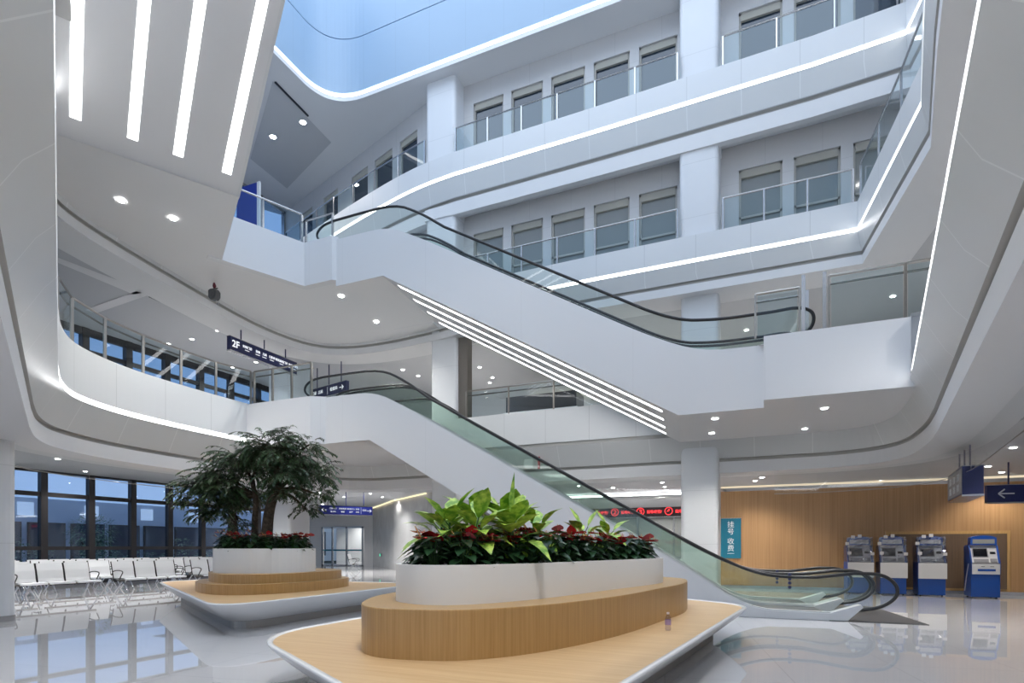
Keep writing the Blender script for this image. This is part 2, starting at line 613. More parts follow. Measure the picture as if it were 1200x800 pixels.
# level 2 balcony front
P2L = [p for p in left2 if p[0] < -9.5 and p[1] < 11.4] + [right2[0]]
P2F = far2 + [p for p in left2 if p[1] >= 11.4]
b = MB(); b.sweep([right2[0], right2[1]], [(0.60, 4.93), (0.60, 5.08), (0.31, 5.08), (0, 4.16), (0.05, 4.16)]); b.build('trim_1', M['white'], kind=S)
b = MB(); b.sweep(P2F + P2L, [(0.25, 4.93), (0.25, 5.08), (0, 5.08), (0, 4.16), (0.05, 4.16)]); b.build('trim_23', M['white'], kind=S)
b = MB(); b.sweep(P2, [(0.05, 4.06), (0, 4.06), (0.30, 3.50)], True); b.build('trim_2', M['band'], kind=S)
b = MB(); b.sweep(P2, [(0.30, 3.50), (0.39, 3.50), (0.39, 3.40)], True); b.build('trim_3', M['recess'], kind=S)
b = MB(); b.sweep(P2, [(0.39, 3.42), (0.33, 3.42), (0.35, 3.14), (1.3, 3.14), (1.3, 3.8)], True); b.build('trim_4', M['gyp'], kind=S)
b = MB(); b.sweep(P2F, [(0.05, 4.17), (0.05, 4.05)]); b.build('trim_24', M['recess'], kind=S)
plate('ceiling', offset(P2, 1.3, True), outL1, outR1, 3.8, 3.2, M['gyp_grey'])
plate('floor', offset(P2, 0.25, True), outL2, outR2, 4.93, 4.93, M['floor2'])
P2S = P2L + [right2[1]]
b = MB(); b.sweep(P2S, [(0.05, 4.165), (0.02, 4.165), (0.02, 4.055), (0.05, 4.055)])
tag(b.build('light_strip', M['strip']), 'continuous white light strip running along the lowest curved balcony front', 'light')

# level 3 balcony front
b = MB(); b.sweep(P3, [(0.25, 8.83), (0.25, 8.95), (0, 8.95), (0, 8.37), (0.05, 8.37)], True); b.build('trim_5', M['white'], kind=S)
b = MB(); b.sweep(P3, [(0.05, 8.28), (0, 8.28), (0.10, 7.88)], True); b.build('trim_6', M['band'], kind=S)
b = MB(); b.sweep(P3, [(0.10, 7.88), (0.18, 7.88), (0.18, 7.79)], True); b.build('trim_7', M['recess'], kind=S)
b = MB(); b.sweep(P3, [(0.18, 7.80), (0.12, 7.80), (0.13, 7.60), (1.1, 7.60), (1.1, 7.95)], True); b.build('trim_8', M['gyp'], kind=S)
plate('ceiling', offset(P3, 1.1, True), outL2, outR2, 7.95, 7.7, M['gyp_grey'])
plate('floor', offset(P3, 0.25, True), outL2, outR2, 8.83, 8.83, M['floor2'])
b = MB(); b.sweep(P3, [(0.05, 8.375), (0.03, 8.375), (0.03, 8.275), (0.05, 8.275)], True)
tag(b.build('light_strip', M['strip']), 'white light strip along the middle balcony front behind the upper escalators', 'light')

# level 4 balcony front
b = MB(); b.sweep(P4, [(0.9, 12.73), (0.25, 12.73), (0.25, 12.85), (0, 12.85), (0, 12.25), (0.05, 12.25)]); b.build('trim_9', M['white'], kind=S)
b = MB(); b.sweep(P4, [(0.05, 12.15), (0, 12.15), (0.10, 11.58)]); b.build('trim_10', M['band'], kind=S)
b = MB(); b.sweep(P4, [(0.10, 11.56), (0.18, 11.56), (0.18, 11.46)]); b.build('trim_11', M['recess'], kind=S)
b = MB(); b.sweep(P4, [(0.18, 11.47), (0.12, 11.47), (0.13, 11.10), (0.30, 11.10), (0.95, 11.42)]); b.build('trim_12', M['gyp'], kind=S)
b = MB(); b.sweep(P4, [(0.05, 12.255), (0.03, 12.255), (0.03, 12.145), (0.05, 12.145)])
tag(b.build('light_strip', M['strip']), 'white light strip along the upper balcony front below the top windows', 'light')

# roof: soffit, strip and the lining of the skylight
b = MB(); b.sweep(PR, [(7.5, 15.27), (0.0, 15.27), (0.0, 15.40), (0.05, 15.40)]); b.build('ceiling', M['gyp'], kind=S)
b = MB(); b.sweep(PR, [(0.05, 15.52), (0.0, 15.52), (0.0, 17.2), (0.03, 17.2), (0.03, 17.23), (0, 17.23), (0.0, 20.0)]); b.build('trim_13', M['drum'], kind=S)
b = MB(); b.sweep(PR, [(0.05, 15.525), (0.03, 15.525), (0.03, 15.395), (0.05, 15.395)])
tag(b.build('light_strip', M['strip']), 'curved white light strip around the blue skylight opening at the roof', 'light')

# soffits of the landings
b = MB()
b.face([(x, y, 7.94) for x, y in [(-10.62, 5.35), (-9.17, 8.04), (-9.62, 8.35), (-11.5, 9.62), (-10.76, 11.5), (-8.6, 11.5), (-9.0, 14.5), (-9.1, 15.3), (-9.5, 15.4), (-11.2, 15.45), (-12.5, 15.35), (-13.4, 14.85), (-13.7, 13.6), (-13.65, 12.2), (-13.3, 10.4), (-12.95, 8.7), (-12.55, 7.2), (-12.15, 6.55), (-11.5, 6.15)]])
b.tri()
b.build('ceiling', M['soffit'], kind=S)
b = MB()
b.face([(x, y, 3.865) for x, y in [(-12.4, 11.42), (-8.98, 11.5), (-9.4, 15.2), (-12.0, 15.2), (-12.7, 13.8)]])
b.build('ceiling', M['soffit'], kind=S)
b = MB()
b.face([(x, y, 3.94) for x, y in [(0.0, 11.4), (2.32, 11.4)] + chaikin([(2.42, 12.6), (2.42, 14.4), (1.7, 15.12), (0.2, 15.15)], 2) + [(-.46, 15.15)]])
b.build('ceiling', M['soffit'], kind=S)
# landing fronts
b = MB(); b.box(-0.02, 2.56, 11.38, 11.52, 3.93, 5.08); b.build('trim_14', M['clad'], kind=S)
b = MB(); b.prism([(-12.58, 11.28), (-10.42, 11.28), (-10.12, 11.5), (-10.12, 11.6), (-12.58, 11.6)], 3.87, 5.06); b.build('trim_15', M['clad'], kind=S)
b = MB(); b.prism([(-11.62, 9.35), (-10.74, 11.42), (-9.86, 11.42), (-9.78, 11.5), (-9.78, 11.62), (-10.85, 11.62), (-11.8, 9.45)], 7.92, 9.02); b.build('trim_16', M['clad'], kind=S)
b = MB(); b.face([(x, y, 4.95) for x, y in [(-12.5, 11.4), (-9.0, 11.6), (-9.0, 15.2), (-12.5, 15.2)]])
b.build('floor', M['floor2'], kind=S)
b = MB(); b.face([(x, y, 4.95) for x, y in [(-0.1, 11.45), (2.3, 11.45), (2.3, 15.2), (-0.1, 15.2)]])
b.build('floor', M['floor2'], kind=S)
b = MB(); b.face([(x, y, 8.88) for x, y in [(-11.6, 9.5), (-10.8, 11.5), (-8.8, 11.5), (-8.8, 15.2), (-13.5, 15.2), (-13.7, 12), (-12.6, 7.2), (-10.6, 5.5), (-9.3, 8.1)]])
b.build('floor', M['floor2'], kind=S)


# columns
def column(x0, x1, y0, y1, z0, z1, r=0.13, plinth=False, cap=None):
    b = MB()
    b.prism(rounded([(x0, y0), (x1, y0), (x1, y1), (x0, y1)], r, 5), z0, z1)
    o = b.build('column', M['colm'], kind=S)
    if plinth:
        k = MB(); k.prism(rounded([(x0 - .012, y0 - .012), (x1 + .012, y0 - .012), (x1 + .012, y1 + .012), (x0 - .012, y1 + .012)], r, 5), z0, z0 + .1)
        k.build('plinth', M['steel'], o)
    if cap:
        k = MB(); k.prism(rounded([(x0 - .03, y0 - .03), (x1 + .03, y0 - .03), (x1 + .03, y1 + .03), (x0 - .03, y1 + .03)], .05, 3), cap[0], cap[1])
        k.build('capital', M['gyp'], o)
    return o


column(-1.97, -1.03, 14.98, 15.9, 8.95, 11.47, cap=(11.12, 11.44))
column(-1.97, -1.03, 14.98, 15.9, 12.84, 15.3)
column(-1.97, -1.05, 15.25, 16.1, 0, 8.9, plinth=True)
column(-9.42, -8.40, 15.06, 15.95, 8.95, 11.47, cap=(11.12, 11.44))
column(-9.42, -8.40, 15.06, 15.95, 12.84, 15.3)
column(-9.42, -8.50, 15.35, 16.2, 0, 8.9, plinth=True)
column(-15.75, -14.75, 15.0, 16.0, 0, 8.0, plinth=True)
column(-13.0, -12.0, 4.92, 5.88, 0, 3.85, r=.2, plinth=True)
b = MB(); b.box(-8.55, -8.2, 15.45, 15.75, 4.95, 7.9); b.build('column', M['dsteel'], kind=S)


# upper facade walls with their windows
NW = [0]


def window_wall(p0, p1, z0, z1, wins, zh, name, pane, blind=True):
    """wall from plan point p0 to p1 with openings WINS (start, end along the wall) up to height ZH"""
    d = Vector(p1) - Vector(p0)
    L = d.length
    mat = Matrix.Translation((p0[0], p0[1], 0)) @ Matrix.Rotation(math.atan2(d.y, d.x), 4, 'Z')
    b = MB()
    edges = [0] + [e for w in wins for e in w] + [L]
    for a, c in zip(edges[0::2], edges[1::2]):
        b.box(a, c, 0, .16, z0, zh, mat)
    b.box(0, L, 0, .16, zh, z1, mat)
    w = b.build(name, M['wallw'], kind=S)
    for a, c in wins:
        NW[0] += 1
        f = MB()
        t = .05
        f.box(a, a + t, .05, .13, z0, zh, mat); f.box(c - t, c, .05, .13, z0, zh, mat)
        f.box(a, c, .05, .13, zh - t, zh, mat); f.box(a, c, .05, .13, z0 + .66, z0 + .71, mat)
        fo = f.build('window_%d' % NW[0], M['winframe'], kind=S)
        g = MB(); g.box(a + t, c - t, .10, .115, z0, zh - t, mat); g.build('pane', pane, fo)
        if blind:
            k = MB(); k.box(a + t, c - t, .035, .10, zh - .20, zh - .05, mat); k.build('blind', M['blind'], fo)


w4 = [(-8.07 + 1.245 * k, -7.08 + 1.245 * k) for k in range(9)]
for zf, ztop, zl, pane in ((12.85, 15.3, 14.66, M['dglass']), (8.95, 11.45, 10.72, M['gglass'])):
    x0 = -9.5
    ws = [(a - x0, c - x0) for a, c in w4 if not (a < -1.0 and c > -2.0)]
    window_wall((x0, 15.6), (3.6, 15.6), zf - .1, ztop, ws, zl, 'wall_back', pane)
    window_wall((-18.4, 18.45), (x0, 15.6), zf - .1, ztop, [(1.2, 2.2), (3.0, 4.0), (4.9, 5.9), (6.3, 7.3), (7.7, 8.6)], zl, 'wall_back', pane)
# glazed wall on the far side of the upper landing
b = MB()
for y in (7.0, 9.0, 11, 13, 14.4, 15.8, 17.2, 18.4):
    b.box(-18.5, -18.35, y - .05, y + .05, 8.9, 15.3)
for z in (8.9, 10.3, 12.8, 15.2):
    b.box(-18.5, -18.35, 7, 18.5, z - .06, z + .06)
fo = b.build('window_90', M['steel'], kind=S)
g = MB(); g.box(-18.44, -18.42, 7, 18.5, 8.9, 15.3); g.build('pane', M['glass_w'], fo)

# ground floor walls
b = MB(); b.box(-1.38, 9.0, 19.4, 19.6, 0, 3.02); wd = b.build('wall_back', M['wood_wall'], kind=S)
b = MB(); b.box(-1.38, 9.0, 19.36, 19.4, 0, 0.09); b.build('baseboard_back', M['steel'], kind=S)
b = MB(); b.box(-1.38, -1.2, 19.61, 21.49, 0, 3.19); b.build('wall_side', M['wallw'], kind=S)
b = MB(); b.box(3.14, 5.95, 19.33, 19.42, 0.10, 1.72); b.build('trim_20', M['wood_tier'], kind=S)
b = MB(); b.box(3.22, 5.87, 19.30, 19.35, 0.16, 1.64); b.build('trim_21', M['panel_brown'], kind=S)
b = MB(); b.box(-8.6, -1.2, 21.5, 21.7, 0, 3.3); b.build('wall_back', M['grey_stone'], kind=S)
b = MB(); b.prism([(-14.4, 23.2), (-8.4, 21.5), (-8.4, 21.8), (-14.3, 23.5), (-23.2, 31.2), (-23.4, 31.0), (-18.6, 26.5)], 0, 3.85)
b.build('wall_back', M['grey_stone'], kind=S)
b = MB(); b.box(-31.5, -27.6, 31, 31.2, 0, 3.85); b.box(-24.1, -23.3, 31, 31.2, 0, 3.85); b.box(-27.6, -24.1, 31, 31.2, 2.6, 3.85)
b.build('wall_back', M['wallw'], kind=S)
b = MB(); b.box(9.0, 9.2, -6, 33, 0, 3.3); b.build('wall_right', M['wallw'], kind=S)
b = MB(); b.box(-9.0, 9, 22.9, 23.1, 4.9, 8.0); b.box(-19, -9, 22.9, 23.1, 4.9, 8.0); b.build('wall_back', M['gyp'], kind=S)
b = MB(); b.box(9, 9.2, -6, 23, 4.9, 15.4); b.build('wall_right', M['gyp'], kind=S)
# bright glazed doors at the far left end of the ground floor
b = MB()
for x in (-27.55, -26.7, -25.5, -24.2):
    b.box(x - .06, x + .06, 30.95, 31.05, 0, 2.6)
b.box(-27.6, -24.1, 30.95, 31.05, 2.5, 2.62); b.box(-27.6, -24.1, 30.95, 31.05, 0, .08)
fo = b.build('door_1', M['steel'], kind=S)
g = MB(); g.box(-27.5, -24.2, 30.99, 31.01, 0.05, 2.5); g.build('pane', M['glass_c'], fo)
g = MB(); g.box(-27.5, -24.2, 30.97, 30.985, 1.0, 1.1); g.build('safety_stripe', M['teal'], fo)
b = MB(); b.box(-28.5, -23, 33.5, 33.6, 0, 3.8); b.build('wall_back', M['gyp'], kind=S)


# curtain walls on the left, ground floor and level 2
def curtain(x, ys, z0, z1, transoms, n, wid, mat, pane='glass_w'):
    b = MB()
    for y in ys:
        b.box(x - .12, x + .08, y - wid / 2, y + wid / 2, z0, z1)
    for z, t in transoms:
        b.box(x - .08, x + .05, ys[0], ys[-1], z - t / 2, z + t / 2)
    fo = b.build('window_%d' % n, mat, kind=S)
    for a, c in zip(ys, ys[1:]):
        g = MB(); g.box(x - .03, x - .02, a + wid / 2, c - wid / 2, z0, z1); g.build('pane', M[pane], fo)


curtain(-21.8, [3.98 + 1.475 * k for k in range(13)], 0, 3.8, [(0.06, .14), (1.24, .12), (3.02, .14), (3.78, .1)], 91, .20, M['bronze'])
curtain(-19.0, [4.4 + 1.32 * k for k in range(15)], 4.95, 7.95, [(5.0, .1), (5.9, .06), (7.25, .12), (7.85, .22)], 92, .20, M['bronze'], 'glass_v')

# ------------------------------------------------------------------ escalators
TH = math.tan(math.radians(30))


def arc_join(pts, n=3):
    return chaikin(pts, n)


def escalator(label, xt, zt, xb, zb, y0, w, loc, rz, lower_end, upper_end, lights, near_clad=True, far_clad=True, plate=False):
    """one escalator; local x grows downhill, xt/xb: heads of the incline of the cladding's top edge"""
    root = empty('escalator', loc, rz)
    tag(root, label, 'escalator')
    top = arc_join([(xt + .55, zt), (xt, zt), (xt - 0, zt)][:1] + [(upper_end, zt)], 0)
    # outline of the cladding
    up = chaikin([(upper_end, zt), (xt - .7, zt), (xt + .12, zt - .03), (xt + .9, zt - .9 * TH + .10), (xt + 1.6, zt - 1.6 * TH + .1)], 2)
    c = zt + .1 + TH * xt                           # incline: z = c - TH x
    lo = chaikin([(xb - 1.9, c - TH * (xb - 1.9)), (xb - .7, c - TH * (xb - .7)), (xb + .25, zb), (xb + 1.2, zb - .02)], 2)
    topline = up + lo
    drop = 1.16
    cb = c - 1.28
    if plate:
        topline += [(lower_end - .14, zb - .02), (lower_end, 0.005)]
        under = [((cb - 0.005) / TH, 0.005), ((cb - (zt - drop)) / TH, zt - drop), (upper_end, zt - drop)]
    else:
        topline += [(lower_end, zb)]
        under = [(lower_end, zb - drop), ((cb - (zb - drop)) / TH, zb - drop), ((cb - (zt - drop)) / TH, zt - drop), (upper_end, zt - drop)]
    t = .05
    if near_clad:
        b = MB(); b.slab_xz(topline + under, y0, y0 + t); b.build('side_cladding', M['clad'], root)
    if far_clad:
        b = MB(); b.slab_xz(topline + under, y0 + w - t, y0 + w); b.build('side_cladding', M['clad'], root)
    b = MB(); b.ribbon_xz(under, y0 + (t if near_clad else 0), y0 + w - (t if far_clad else 0)); b.build('soffit', M['soffit'], root)
    # fluorescent lines under the incline
    xs, xe = under[-2][0] + .28, (under[1][0] if not plate else 0) - .32
    for off in lights:
        b = MB()
        n = Vector((TH, 0, 1)).normalized()
        pts = []
        for x in (xs, xe):
            pts.append((x, cb - TH * x))
        for (xa, za), (xc, zc) in zip(pts, pts[1:]):
            b.slab_xz([(xa, za + .01), (xc, zc + .01), (xc, zc - .005), (xa, za - .005)], y0 + off, y0 + off + .15)
        b.build('linear_light', M['strip'], root)
    # steps
    b = MB()
    pts = [(upper_end + .2, zt - .12), (xt - .2, zt - .12)]
    x, z = xt - .2, zt - .12
    while z - .2 > zb - .12:
        x += .2 / TH
        z -= .2
        pts += [(x, z + .2 - .01), (x, z)]
    pts += [((lower_end - .3), z)]
    b.ribbon_xz(pts, y0 + .18, y0 + w - .18)
    b.build('step_band', M['tread'], root)
    # handrail, glass, inner skirt on either side
    H = .53
    for yy in (y0 + .11, y0 + w - .11):
        hl = [(xt - 1.72, zt + .06), (xt - 2.02, zt + .12), (xt - 2.18, zt + .32), (xt - 1.98, zt + .52), (xt - 1.55, zt + .56)]
        hl = chaikin(hl, 3)
        hu = chaikin([(xt - .9, zt + .56), (xt + .25, zt + .545), (xt + .95, zt + .18 + .0), (xt + 1.6, zt + .1 + H - 1.6 * TH)], 2)
        hm = chaikin([(xb - 1.6, c + H - TH * (xb - 1.6)), (xb - .3, c + H - TH * (xb - .3)), (xb + .55, zb + .60), (xb + 1.4, zb + .60)], 3)
        e = lower_end if plate else xb + 2.1
        if plate:
            hr = chaikin([(e + .1, zb + .68), (e + .52, zb + .68), (e + .74, zb + .50), (e + .74, zb + .28), (e + .5, zb + .1), (e + .16, zb + .04)], 3)
        else:
            hr = chaikin([(xb + 1.5, zb + .60), (xb + 1.92, zb + .62), (xb + 2.16, zb + .50), (xb + 2.16, zb + .26), (xb + 2.0, zb + .1), (xb + 1.7, zb + .06)], 3)
        line = hl + hu + hm + hr
        b = MB(); b.tube([(x, yy, z) for x, z in line], .030, 8); b.build('handrail', M['black'], root, True)
        # glass follows the rail above the skirt
        sk = [(p[0], p[1] + .03) for p in topline if xt - 2.0 < p[0] < (e + .25 if plate else xb + 1.75)]
        gp = line + sk[::-1]
        b = MB()
        b.face([(x, yy, z) for x, z in line[2:-2]] + [(x, yy, z) for x, z in sk[::-1]])
        b.tri()
        b.build('glass_balustrade', M['glass_g'], root)
        b = MB()
        sl = [p for p in topline if xt - 2.0 < p[0] < lower_end - .1]
        d = .045 if yy < y0 + w / 2 else -.045
        for i in range(len(sl) - 1):
            (xa, za), (xc, zc) = sl[i], sl[i + 1]
            b.face([(xa, yy - .06, za + .02), (xc, yy - .06, zc + .02), (xc, yy + .06, zc + .02), (xa, yy + .06, za + .02)])
            s = .06 if yy < y0 + w / 2 else -.06
            b.face([(xa, yy + s, za + .02), (xc, yy + s, zc + .02), (xc, yy + s, zc - .2), (xa, yy + s, za - .2)])
            b.face([(xa, yy - s, za + .02), (xc, yy - s, zc + .02), (xc, yy - s, zc - .03), (xa, yy - s, za - .03)])
        b.build('skirt_trim', M['skirt'], root)
        if plate:
            b = MB()
            b.slab_xz([(lower_end - .75, 0.10), (lower_end - .30, 0.13), (lower_end + .18, .30), (lower_end + .22, .25), (lower_end - .02, 0.005), (lower_end - .75, 0.005)], yy - .1, yy + .1)
            b.build('newel_base', M['clad'], root, bevel=.008)
    if plate:
        b = MB(); b.box(lower_end - .3, lower_end + 1.15, y0 + .0, y0 + w, 0.002, 0.012); b.build('landing_plate', M['comb'], root)
        # round safety pictograms on the near glass
        b = MB()
        for k in range(4):
            b.tube([(0.42, y0 + .095, .79 - .075 * k), (0.42, y0 + .105, .79 - .075 * k)], .03, 14)
        b.build('safety_pictograms', M['navy'], root)
    return root


# lower pair: ground floor to level 2
SKEW[:] = [-.12, 11.5]
escalator('lower escalator nearest the planters, rising from the floor plate to level two', -8.75, 5.04, -.55, .15, 11.5, 1.5, (0, 0, 0), 0, 1.33, -10.12, [], plate=True, far_clad=False)
escalator('lower escalator on the far side of its twin, rising to level two', -8.75, 5.04, -.55, .15, 13.0, 1.5, (0, 0, 0), 0, 1.33, -10.12, [], plate=True, near_clad=False)
# upper pair: level 2 to level 3
escalator('upper escalator crossing the atrium, white side facing the planters', -8.35, 8.94, -1.35, 4.98, 11.5, 1.5, (0, 0, 0), 0, -.02, -9.80, [.27, 1.07], far_clad=False)
escalator('upper escalator behind its twin, crossing the atrium to level three', -8.35, 8.94, -1.35, 4.98, 13.0, 1.5, (0, 0, 0), 0, -.02, -9.80, [.40, 1.15], near_clad=False)
# third pair, overhead on the left
SKEW[:] = [0.0, 0.0]
RZ3 = math.atan2(.478, -.879)
escalator('overhead escalator at upper left, nearer the skylight, two light lines under it', -8.35, 8.94 + 4.15, -1.35, 4.98 + 4.15, 0.0, 1.42, (-10.55, 8.82, 0), RZ3, .25, -9.8, [.22, 1.0], far_clad=False)
escalator('overhead escalator at upper left, beside the left balcony front', -8.35, 8.94 + 4.15, -1.35, 4.98 + 4.15, 1.42, 1.42, (-10.55, 8.82, 0), RZ3, .25, -9.8, [.25, 1.02], near_clad=False)


# ------------------------------------------------------------------ glass railings
def railing(path, z0, h, label, group=None, pitch=1.25, mats=('steel', 'glass_b', 'steel'), inner=False, post=.035, ends=(True, True)):
    us = [0]
    for a, c in zip(path, path[1:]):
        us.append(us[-1] + math.dist(a, c))
    n = max(1, round(us[-1] / pitch)) if pitch else len(path) - 1
    pts = []
    for k in range(n + 1 if pitch else 0):
        u = us[-1] * k / n
        i = min(next((j for j in range(1, len(us)) if us[j] >= u - 1e-6), len(us) - 1), len(us) - 1)
        t = (u - us[i - 1]) / (us[i] - us[i - 1])
        pts.append(tuple(path[i - 1][m] + (path[i][m] - path[i - 1][m]) * t for m in (0, 1)))
    if not pitch:
        pts = list(path)
    root = empty('glass_railing', (pts[0][0], pts[0][1], z0))
    tag(root, label, 'railing', group)
    ox, oy = pts[0]
    q = [(x - ox, y - oy) for x, y in pts]
    for i, (x, y) in enumerate(q):
        if (i == 0 and not ends[0]) or (i == len(q) - 1 and not ends[1]):
            continue
        b = MB(); b.box(x - post / 2, x + post / 2, y - post * .8, y + post * .8, 0, h - .01); b.build('post', M[mats[0]], root)
    for a, c in zip(q, q[1:]):
        d = Vector((c[0] - a[0], c[1] - a[1])); L = d.length; d.normalize()
        g = .035
        b = MB()
        pa, pc = Vector(a) + d * g, Vector(c) - d * g
        nx = Vector((-d.y, d.x)) * .004
        for s in (1,):
            b.face([(pa.x, pa.y, .03), (pc.x, pc.y, .03), (pc.x, pc.y, h - .03), (pa.x, pa.y, h - .03)])
        b.build('glass_panel', M[mats[1]], root)
    b = MB(); b.tube([(x, y, h) for x, y in q], .022, 6); b.build('top_rail', M[mats[2]], root)
    if inner:
        nn = normals(q, False)
        b = MB(); b.tube([(x + n_[0] * .07, y + n_[1] * .07, h - .12) for (x, y), n_ in zip(q, nn)], .02, 6); b.build('grab_rail', M['dsteel'], root)
    return root


R2 = ('rail', 'glass_b', 'rail')
railing([(-2.0, 14.9), (-8.34, 14.98)], 12.85, .74, 'blue tinted glass railing below the five top windows between the two columns', None, 1.06)
railing([(2.6, 14.72), (1.0, 14.82), (-.93, 14.86)], 12.85, .74, 'glass railing on the top balcony to the right of the right column', None, 1.1)
railing([(-9.45, 15.06), (-11.2, 15.45), (-14.0, 16.25), (-17.2, 17.3)], 12.85, .74, 'curving glass railing of the top balcony to the left of the left column', None, 1.1)
railing([(-2.0, 14.9), (-8.34, 15.0)], 8.95, .74, 'glass railing of the middle balcony between the columns, behind the escalator rails', None, 1.06)
railing([(1.80, 14.9), (-.93, 14.9)], 8.95, .76, 'glass railing of the middle balcony to the right of the right column', None, 1.05)
railing([(1.0, 4.4), (1.95, 8.95), (2.33, 11.05), (1.93, 14.8)], 8.95, .76, 'glass railing climbing the right side balcony above the strip light', None, 1.25)
railing([(-12.45, 11.3)] + [p for p in offset(P2, .06, True) if p[0] < -9.0 and p[1] < 11.2], 5.06, .86, 'curved steel and glass railing of the level two balcony on the left', None, 1.0, mats=R2, inner=True)
railing([(-10.45, 11.36), (-12.4, 11.36)], 5.06, .86, 'short glass railing of the level two landing beside the escalator head', None, .75, mats=R2, inner=True)
railing([(-4.0, 15.2), (-8.1, 15.2)], 5.08, .80, 'level two glass railing seen between the two escalator pairs', None, 1.3, mats=R2, inner=True)
railing([(2.62, 11.45), (2.14, 11.45), (1.02, 11.45)], 5.08, .92, 'clear glass railing on the right landing beside the right balcony front', None, None, R2, inner=True)
railing([(.56, 11.45), (-.16, 11.45)], 5.08, .80, 'short glass panel railing beside the foot of the upper escalators', None, .75, R2, inner=True)
railing([(-9.9, 11.5), (-10.76, 11.5)], 9.02, .60, 'short glass railing beside the head of the upper escalators', None, 1.2)
railing([(-10.8, 11.4), (-11.55, 9.6)], 9.02, .72, 'glass railing on the third level landing at upper left', None, 1.0)
railing([(-12.6, 15.0), (-11.0, 15.3), (-9.6, 15.2)], 8.9, .74, 'white framed glass railing at the back of the third level landing', None, 1.1)
root = empty('landing_gate', (0, 0, 5.08)); tag(root, 'steel posts of the open gate between the two right landing railings', 'gate')
for x, y in ((.62, 11.45), (.95, 11.45), (.72, 12.15)):
    b = MB(); b.box(x - .03, x + .03, y - .03, y + .03, 0, 1.0); b.build('post', M['steel'], root)
b = MB(); b.box(.64, .66, 11.5, 12.15, .05, .95); b.build('glass_panel', M['glass_b'], root)


# smoke curtain of clear glass under the ground floor ring
def smoke_curtain(pts, z0, z1, label):
    root = empty('smoke_curtain', (0, 0, 0)); tag(root, label, 'glass screen')
    for a, c in zip(pts, pts[1:]):
        b = MB(); b.face([(*a, z0), (*c, z0), (*c, z1), (*a, z1)]); b.build('glass_panel', M['glass_c'], root)
    b = MB(); b.tube([(*p, z0) for p in pts], .008, 5); b.build('bottom_edge', M['rail'], root)


def evenly(path, pitch):
    us = [0]
    for a, c in zip(path, path[1:]):
        us.append(us[-1] + math.dist(a, c))
    n = max(1, round(us[-1] / pitch))
    out = []
    for k in range(n + 1):
        u = us[-1] * k / n
        i = next((j for j in range(1, len(us)) if us[j] >= u - 1e-6), len(us) - 1)
        t = (u - us[i - 1]) / (us[i] - us[i - 1])
        out.append(tuple(path[i - 1][m] + (path[i][m] - path[i - 1][m]) * t for m in (0, 1)))
    return out


ro = offset(P2, .95, True)
smoke_curtain(evenly([(1.9, 3.0)] + [p for p in ro if p[1] > 8.5 and p[0] > -1.1], 1.2), 2.62, 3.16, 'clear glass smoke screen hanging from the ceiling edge before the oak wall')
smoke_curtain(evenly([p for p in ro if p[0] < -11.0 and p[1] < 14.6], 1.2), 2.75, 3.16, 'clear glass smoke screen hanging above the waiting seats')
smoke_curtain([(-2.0, 16.05), (-4.0, 16.05), (-6.0, 16.05), (-8.4, 16.05)], 2.62, 3.16, 'clear glass smoke screen between the two columns above the counters')


# ------------------------------------------------------------------ downlights
def downlight(x, y, z, power, label, group, r=.06, spread=130, col=(1.0, .97, .93)):
    root = empty('downlight', (x, y, z))
    tag(root, label, 'downlight', group)
    b = MB()
    ring = [(math.cos(k * math.pi / 8), math.sin(k * math.pi / 8)) for k in range(16)]
    for k in range(16):
        a, c = ring[k], ring[(k + 1) % 16]
        b.face([(a[0] * r * 1.35, a[1] * r * 1.35, -.004), (c[0] * r * 1.35, c[1] * r * 1.35, -.004), (c[0] * r, c[1] * r, -.014), (a[0] * r, a[1] * r, -.014)])
    b.build('trim_ring', M['gyp'], root)
    b = MB(); b.tube([(0, 0, -.003), (0, 0, -.012)], r, 16); b.build('lens', M['lens'], root)
    if power:
        l = bpy.data.lights.new('lamp', 'SPOT')
        l.energy = power * LAMP
        l.spot_size = math.radians(spread)
        l.spot_blend = .6
        l.shadow_soft_size = .06
        l.color = col
        o = bpy.data.objects.new('lamp', l)
        C.objects.link(o)
        o.parent = root
        o.location = (0, 0, -.03)
    return root


def lights(pix, z, power, label, group, **k):
    # x, y of the photograph taken to the level of the ceiling they sit in
    for x, y in pix:
        p = on_z(x, y, z)
        downlight(p[0], p[1], z, power, label, group, **k)


lights([(142, 235), (203, 256), (400, 347), (441, 377)], 7.93, 60, 'star bright downlight in the grey soffit of the third level landing', 'downlights under the third level landing')
lights([(225, 397), (255, 387), (197, 403), (273, 430), (300, 424)], 7.95, 45, 'downlight in the level two ceiling above the left balcony', 'downlights above the left balcony')
lights([(472, 433), (490, 440)], 7.95, 50, 'downlight in the level two ceiling just left of the white column', 'downlights left of the column')
lights([(546, 416), (562, 430), (577, 442), (574, 448)], 7.70, 50, 'downlight in the diagonal row right of the white column on level two', 'downlights right of the column')
lights([(390, 524), (434, 535)], 3.88, 45, 'downlight under the level two landing beside the tree', 'downlights under the left landing', spread=100)
lights([(966, 478), (943, 502)], 3.94, 45, 'downlight in the white soffit of the right landing', 'downlights under the right landing', spread=95)
lights([(838, 490), (834, 507)], 3.82, 45, 'downlight under the flat foot of the upper escalators', 'downlights under the escalator foot')
lights([(38, 527), (175, 547), (100, 552)], 3.8, 60, 'downlight in the ceiling above the waiting seats', 'downlights above the waiting seats')
lights([(885, 563), (880, 575), (893, 559), (1018, 573), (1032, 563), (1187, 524), (1158, 546), (1174, 553), (1119, 566)], 3.2, 36, 'downlight in the ceiling in front of the oak wall', 'downlights before the oak wall', col=(1.0, .93, .84))
